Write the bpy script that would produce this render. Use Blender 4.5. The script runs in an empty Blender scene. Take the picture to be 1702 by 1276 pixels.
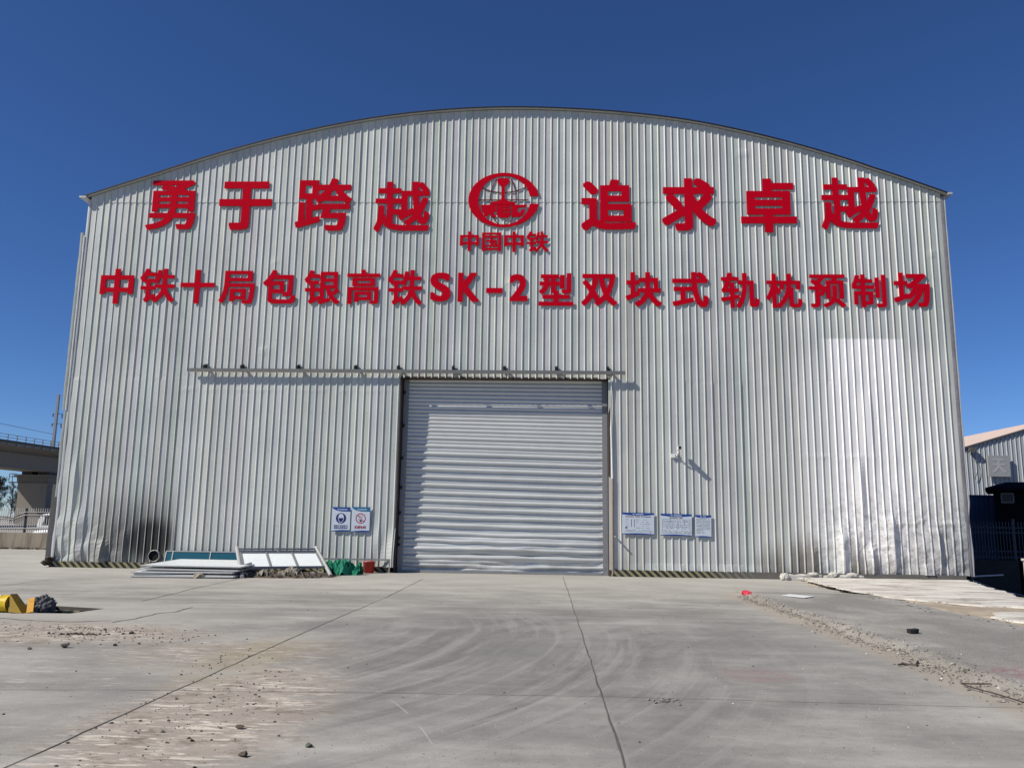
import bpy, bmesh, math, random, json
from mathutils import Vector, Matrix, noise
random.seed(7)
R = math.radians
sc = bpy.context.scene
COL = sc.collection

# ------------------------------------------------------------------ camera
cam = bpy.data.cameras.new("camera")
cam.sensor_width = 36.0
cam.lens = 1350.0 / 1702.0 * 36.0
cam.clip_start = 0.1
cam.clip_end = 6000
camo = bpy.data.objects.new("camera", cam)
COL.objects.link(camo)
def cam_matrix(yaw, pitch, roll, loc):
    f = Vector((math.sin(yaw) * math.cos(pitch), math.cos(yaw) * math.cos(pitch), math.sin(pitch)))
    r = Vector((math.cos(yaw), -math.sin(yaw), 0))
    u = r.cross(f)
    rr = math.cos(roll) * r + math.sin(roll) * u
    uu = -math.sin(roll) * r + math.cos(roll) * u
    m = Matrix((rr, uu, -f)).transposed().to_4x4()
    m.translation = loc
    return m
camo.matrix_world = cam_matrix(-0.04007, 0.16856, 0.01425, Vector((0, -25.84436, 1.6)))
sc.camera = camo

# ------------------------------------------------------------------ world, sun, exposure
SUN_DIR = Vector((2.0, 1.0, -2.0)).normalized()       # the way the light travels
SUN_EL = math.asin(-SUN_DIR.z)
world = bpy.data.worlds.new("World")
sc.world = world
world.use_nodes = True
wn = world.node_tree
bg = wn.nodes["Background"]
sky = wn.nodes.new("ShaderNodeTexSky")
sky.sky_type = 'NISHITA'
sky.sun_disc = False
sky.sun_elevation = SUN_EL
sky.sun_rotation = math.atan2(-SUN_DIR.x, -SUN_DIR.y)
sky.altitude = 3000
sky.air_density = 1.0
sky.dust_density = 1.0
sky.ozone_density = 7.5
hs = wn.nodes.new("ShaderNodeHueSaturation")
hs.inputs['Hue'].default_value = 0.507
hs.inputs['Saturation'].default_value = 1.10
wn.links.new(sky.outputs[0], hs.inputs['Color'])
wn.links.new(hs.outputs[0], bg.inputs[0])
bg.inputs[1].default_value = 0.090
sun = bpy.data.lights.new("sun", 'SUN')
sun.energy = 5.0
sun.angle = R(0.53)
sun.color = (1.0, 0.945, 0.85)
suno = bpy.data.objects.new("sun", sun)
COL.objects.link(suno)
suno.rotation_euler = SUN_DIR.to_track_quat('-Z', 'Y').to_euler()
suno.location = (-40, -30, 40)
sc.view_settings.view_transform = 'Standard'
sc.view_settings.look = 'None'
sc.view_settings.exposure = 0.15
sc.view_settings.gamma = 1
sc.cycles.max_bounces = 6
sc.cycles.diffuse_bounces = 3
sc.cycles.glossy_bounces = 2

# ------------------------------------------------------------------ node helpers
class NT:
    def __init__(self, name, rough=0.8, metal=0.0, spec=0.3):
        self.m = bpy.data.materials.new(name)
        self.m.use_nodes = True
        self.t = self.m.node_tree
        self.b = self.t.nodes["Principled BSDF"]
        self.b.inputs['Roughness'].default_value = rough
        self.b.inputs['Metallic'].default_value = metal
        self.b.inputs['Specular IOR Level'].default_value = spec
        tc = self.t.nodes.new("ShaderNodeTexCoord")
        self.obj = tc.outputs['Object']
        sp = self.t.nodes.new("ShaderNodeSeparateXYZ")
        self.t.links.new(self.obj, sp.inputs[0])
        self.x, self.y, self.z = sp.outputs
    def _in(self, sock, v):
        if v is None: return
        if hasattr(v, 'links'): self.t.links.new(v, sock)
        else: sock.default_value = v
    def mt(self, op, a, b=None, c=None, clamp=False):
        n = self.t.nodes.new("ShaderNodeMath"); n.operation = op; n.use_clamp = clamp
        self._in(n.inputs[0], a); self._in(n.inputs[1], b)
        if c is not None: self._in(n.inputs[2], c)
        return n.outputs[0]
    def add(s, a, b): return s.mt('ADD', a, b)
    def sub(s, a, b): return s.mt('SUBTRACT', a, b)
    def mul(s, a, b): return s.mt('MULTIPLY', a, b)
    def vec(s, x, y, z):
        n = s.t.nodes.new("ShaderNodeCombineXYZ")
        for i, v in enumerate((x, y, z)): s._in(n.inputs[i], v)
        return n.outputs[0]
    def noise(s, sx=1, sy=1, sz=1, detail=3, rough=.55, off=0.0, dist=0.0):
        v = s.vec(s.add(s.mul(s.x, sx), off), s.mul(s.y, sy), s.mul(s.z, sz))
        n = s.t.nodes.new("ShaderNodeTexNoise")
        s.t.links.new(v, n.inputs['Vector'])
        n.inputs['Scale'].default_value = 1; n.inputs['Detail'].default_value = detail
        n.inputs['Roughness'].default_value = rough; n.inputs['Distortion'].default_value = dist
        return n.outputs['Fac']
    def white(s, v):
        n = s.t.nodes.new("ShaderNodeTexWhiteNoise"); n.noise_dimensions = '1D'
        s._in(n.inputs['W'], v)
        return n.outputs['Value'], n.outputs['Color']
    def ramp(s, v, lo, hi):
        n = s.t.nodes.new("ShaderNodeMapRange"); n.interpolation_type = 'SMOOTHSTEP'
        s._in(n.inputs['Value'], v)
        n.inputs['From Min'].default_value = lo; n.inputs['From Max'].default_value = hi
        n.inputs['To Min'].default_value = 0; n.inputs['To Max'].default_value = 1
        return n.outputs['Result']
    def mix(s, f, a, b, mode='MIX'):
        n = s.t.nodes.new("ShaderNodeMix"); n.data_type = 'RGBA'; n.blend_type = mode
        s._in(n.inputs[0], f)
        for k, v in ((6, a), (7, b)):
            if isinstance(v, tuple) and len(v) == 3: v = v + (1,)
            s._in(n.inputs[k], v)
        return n.outputs[2]
    def grey(s, v):
        return s.vec(v, v, v)
    def ell(s, cx, cy, rx, ry, soft, nz=None, amp=0.5, ax='xy'):
        """1 inside a ragged ellipse, 0 outside"""
        a = s.x; b = s.y if ax == 'xy' else s.z
        dx = s.mul(s.sub(a, cx), 1 / rx); dy = s.mul(s.sub(b, cy), 1 / ry)
        d = s.mt('SQRT', s.add(s.mul(dx, dx), s.mul(dy, dy)))
        if nz is not None: d = s.add(d, s.mul(s.sub(nz, .5), amp * 2))
        n = s.ramp(d, 1 + soft, 1 - soft if soft < 1 else 0.0)
        return n
    def ring(s, cx, cy, r, w, soft):
        dx = s.sub(s.x, cx); dy = s.sub(s.y, cy)
        d = s.mt('SQRT', s.add(s.mul(dx, dx), s.mul(dy, dy)))
        d = s.mt('ABSOLUTE', s.sub(d, r))
        return s.ramp(d, w + soft, w)
    def band(s, v, lo, hi, soft):
        return s.mul(s.ramp(v, lo - soft, lo + soft), s.ramp(v, hi + soft, hi - soft))
    def col(s, c): s._in(s.b.inputs['Base Color'], c if hasattr(c, 'links') else tuple(c) + (1,))
    def bump(s, h, strength=.3, dist=.02):
        n = s.t.nodes.new("ShaderNodeBump"); n.inputs['Strength'].default_value = strength
        n.inputs['Distance'].default_value = dist
        s.t.links.new(h, n.inputs['Height']); s.t.links.new(n.outputs[0], s.b.inputs['Normal'])

def worn(name, c, var=.25, scale=6, rough=.6, metal=0., spec=.35, dark=None, z=1.):
    """a plain colour broken up by two sizes of wear"""
    n = NT(name, rough, metal, spec)
    a = n.noise(scale, scale, scale * z, 4, .6); b = n.noise(scale * 7, scale * 7, scale * 7 * z, 2, .5, 31)
    k = n.add(n.mul(n.sub(a, .5), var * 2), n.mul(n.sub(b, .5), var))
    base = n.mix(n.ramp(a, .55, .8), tuple(c), tuple(dark if dark else [v * .6 for v in c]))
    n.col(n.mix(1.0, base, n.grey(n.add(1.0, k)), 'MULTIPLY'))
    return n.m

# ------------------------------------------------------------------ mesh helpers
class MB:
    def __init__(s): s.v = []; s.f = []; s.mi = []; s.cur = 0
    def _add(s, vs, fs):
        o = len(s.v); s.v += [tuple(p) for p in vs]
        for f in fs: s.f.append([i + o for i in f]); s.mi.append(s.cur)
        return s
    def box(s, c, d, rot=None, top=1.0):
        x, y, z = [k / 2 for k in d]
        P = [Vector(p) for p in ((-x, -y, -z), (x, -y, -z), (x, y, -z), (-x, y, -z), (-x * top, -y * top, z), (x * top, -y * top, z), (x * top, y * top, z), (-x * top, y * top, z))]
        if rot is not None: P = [rot @ p for p in P]
        c = Vector(c)
        return s._add([p + c for p in P], [(0, 3, 2, 1), (4, 5, 6, 7), (0, 1, 5, 4), (1, 2, 6, 5), (2, 3, 7, 6), (3, 0, 4, 7)])
    def bar(s, a, b, w, h, up=Vector((0, 0, 1))):
        a = Vector(a); b = Vector(b); d = b - a; L = d.length; d.normalize()
        sd = d.cross(up)
        if sd.length < 1e-4: sd = d.cross(Vector((0, 1, 0)))
        sd.normalize(); u = sd.cross(d)
        return s.box((a + b) / 2, (L, w, h), Matrix((d, sd, u)).transposed())
    def tube(s, pts, r, n=8, caps=True):
        pts = [Vector(p) for p in pts]; vs = []; fs = []
        for i, p in enumerate(pts):
            d = (pts[min(i + 1, len(pts) - 1)] - pts[max(i - 1, 0)]).normalized()
            a = d.cross(Vector((0, 0, 1)))
            if a.length < 1e-3: a = d.cross(Vector((0, 1, 0)))
            a.normalize(); b = a.cross(d)
            rr = r[i] if isinstance(r, (list, tuple)) else r
            for k in range(n):
                t = 2 * math.pi * k / n
                vs.append(p + (a * math.cos(t) + b * math.sin(t)) * rr)
        for i in range(len(pts) - 1):
            for k in range(n):
                fs.append((i * n + k, i * n + (k + 1) % n, (i + 1) * n + (k + 1) % n, (i + 1) * n + k))
        if caps: fs += [tuple(range(n))[::-1], tuple((len(pts) - 1) * n + k for k in range(n))]
        return s._add(vs, fs)
    def prism(s, poly, o, ux, uy, un):
        """extrude a 2D outline: point = o + ux*x + uy*y, thickness along un"""
        o, ux, uy, un = Vector(o), Vector(ux), Vector(uy), Vector(un); n = len(poly)
        a = [o + ux * x + uy * y for x, y in poly]
        return s._add(a + [p + un for p in a], [tuple(range(n))[::-1], tuple(range(n, 2 * n))] + [(i, (i + 1) % n, n + (i + 1) % n, n + i) for i in range(n)])
    def lathe(s, prof, c, n=24, axis='z'):
        vs = []; fs = []; m = len(prof); c = Vector(c)
        for k in range(n):
            t = 2 * math.pi * k / n
            for r, h in prof:
                p = Vector((r * math.cos(t), r * math.sin(t), h))
                if axis == 'y': p = Vector((r * math.cos(t), h, r * math.sin(t)))
                if axis == 'x': p = Vector((h, r * math.cos(t), r * math.sin(t)))
                vs.append(p + c)
        for k in range(n):
            for j in range(m - 1):
                fs.append((k * m + j, ((k + 1) % n) * m + j, ((k + 1) % n) * m + j + 1, k * m + j + 1))
        return s._add(vs, fs)
    def quad(s, a, b, c, d): return s._add([a, b, c, d], [(0, 1, 2, 3)])
    def stone(s, c, r, sq=.7):
        q = Matrix.Rotation(random.uniform(0, 6.3), 3, 'Z') @ Matrix.Rotation(random.uniform(0, 6.3), 3, 'X')
        P = []
        for p in ((1, 0, 0), (-1, 0, 0), (0, 1, 0), (0, -1, 0), (0, 0, 1), (0, 0, -1), (.6, .6, .6), (-.6, .6, -.6), (.6, -.6, -.6), (-.6, -.6, .6)):
            v = q @ (Vector(p) * r * random.uniform(.6, 1.05)); v.z *= sq
            P.append(v + Vector(c))
        bm = bmesh.new()
        for p in P: bm.verts.new(p)
        bmesh.ops.convex_hull(bm, input=bm.verts)
        bm.verts.index_update()
        vs = [v.co.copy() for v in bm.verts]; fs = [[v.index for v in f.verts] for f in bm.faces]
        bm.free()
        return s._add(vs, fs)
    def build(s, name, mat, parent=None, smooth=False, loc=None, bevel=0):
        me = bpy.data.meshes.new(name)
        me.from_pydata(s.v, [], s.f)
        mats = mat if isinstance(mat, (list, tuple)) else [mat]
        for m in mats: me.materials.append(m)
        if len(mats) > 1: me.polygons.foreach_set('material_index', s.mi)
        if smooth: me.polygons.foreach_set('use_smooth', [True] * len(me.polygons))
        me.update()
        o = bpy.data.objects.new(name, me); COL.objects.link(o)
        if parent: o.parent = parent
        if loc: o.location = loc
        if bevel:
            b = o.modifiers.new('bevel', 'BEVEL'); b.width = bevel; b.segments = 2; b.limit_method = 'ANGLE'
        return o

def tag(o, label=None, cat=None, group=None, kind=None):
    if label: o['label'] = label
    if cat: o['category'] = cat
    if group: o['group'] = group
    if kind: o['kind'] = kind
    return o
def thing(name, label, cat, loc=(0, 0, 0), rz=0, group=None):
    o = bpy.data.objects.new(name, None); COL.objects.link(o)
    o.location = loc; o.rotation_euler = (0, 0, rz); o.empty_display_size = .2
    return tag(o, label, cat, group)
def dup(root, loc=None, rot=None, label=None):
    r = root.copy(); COL.objects.link(r)
    if loc: r.location = loc
    if rot: r.rotation_euler = rot
    if label: r['label'] = label
    for ch in list(root.children):
        c = ch.copy(); COL.objects.link(c); c.parent = r
        for g in list(ch.children):
            d = g.copy(); COL.objects.link(d); d.parent = c
    return r
def fbm(x, y, z=0., o=3): return noise.fractal(Vector((x, y, z)), 1.0, 2.0, o)
def ss(v, a, b):
    t = max(0., min(1., (v - a) / (b - a))); return t * t * (3 - 2 * t)

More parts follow.
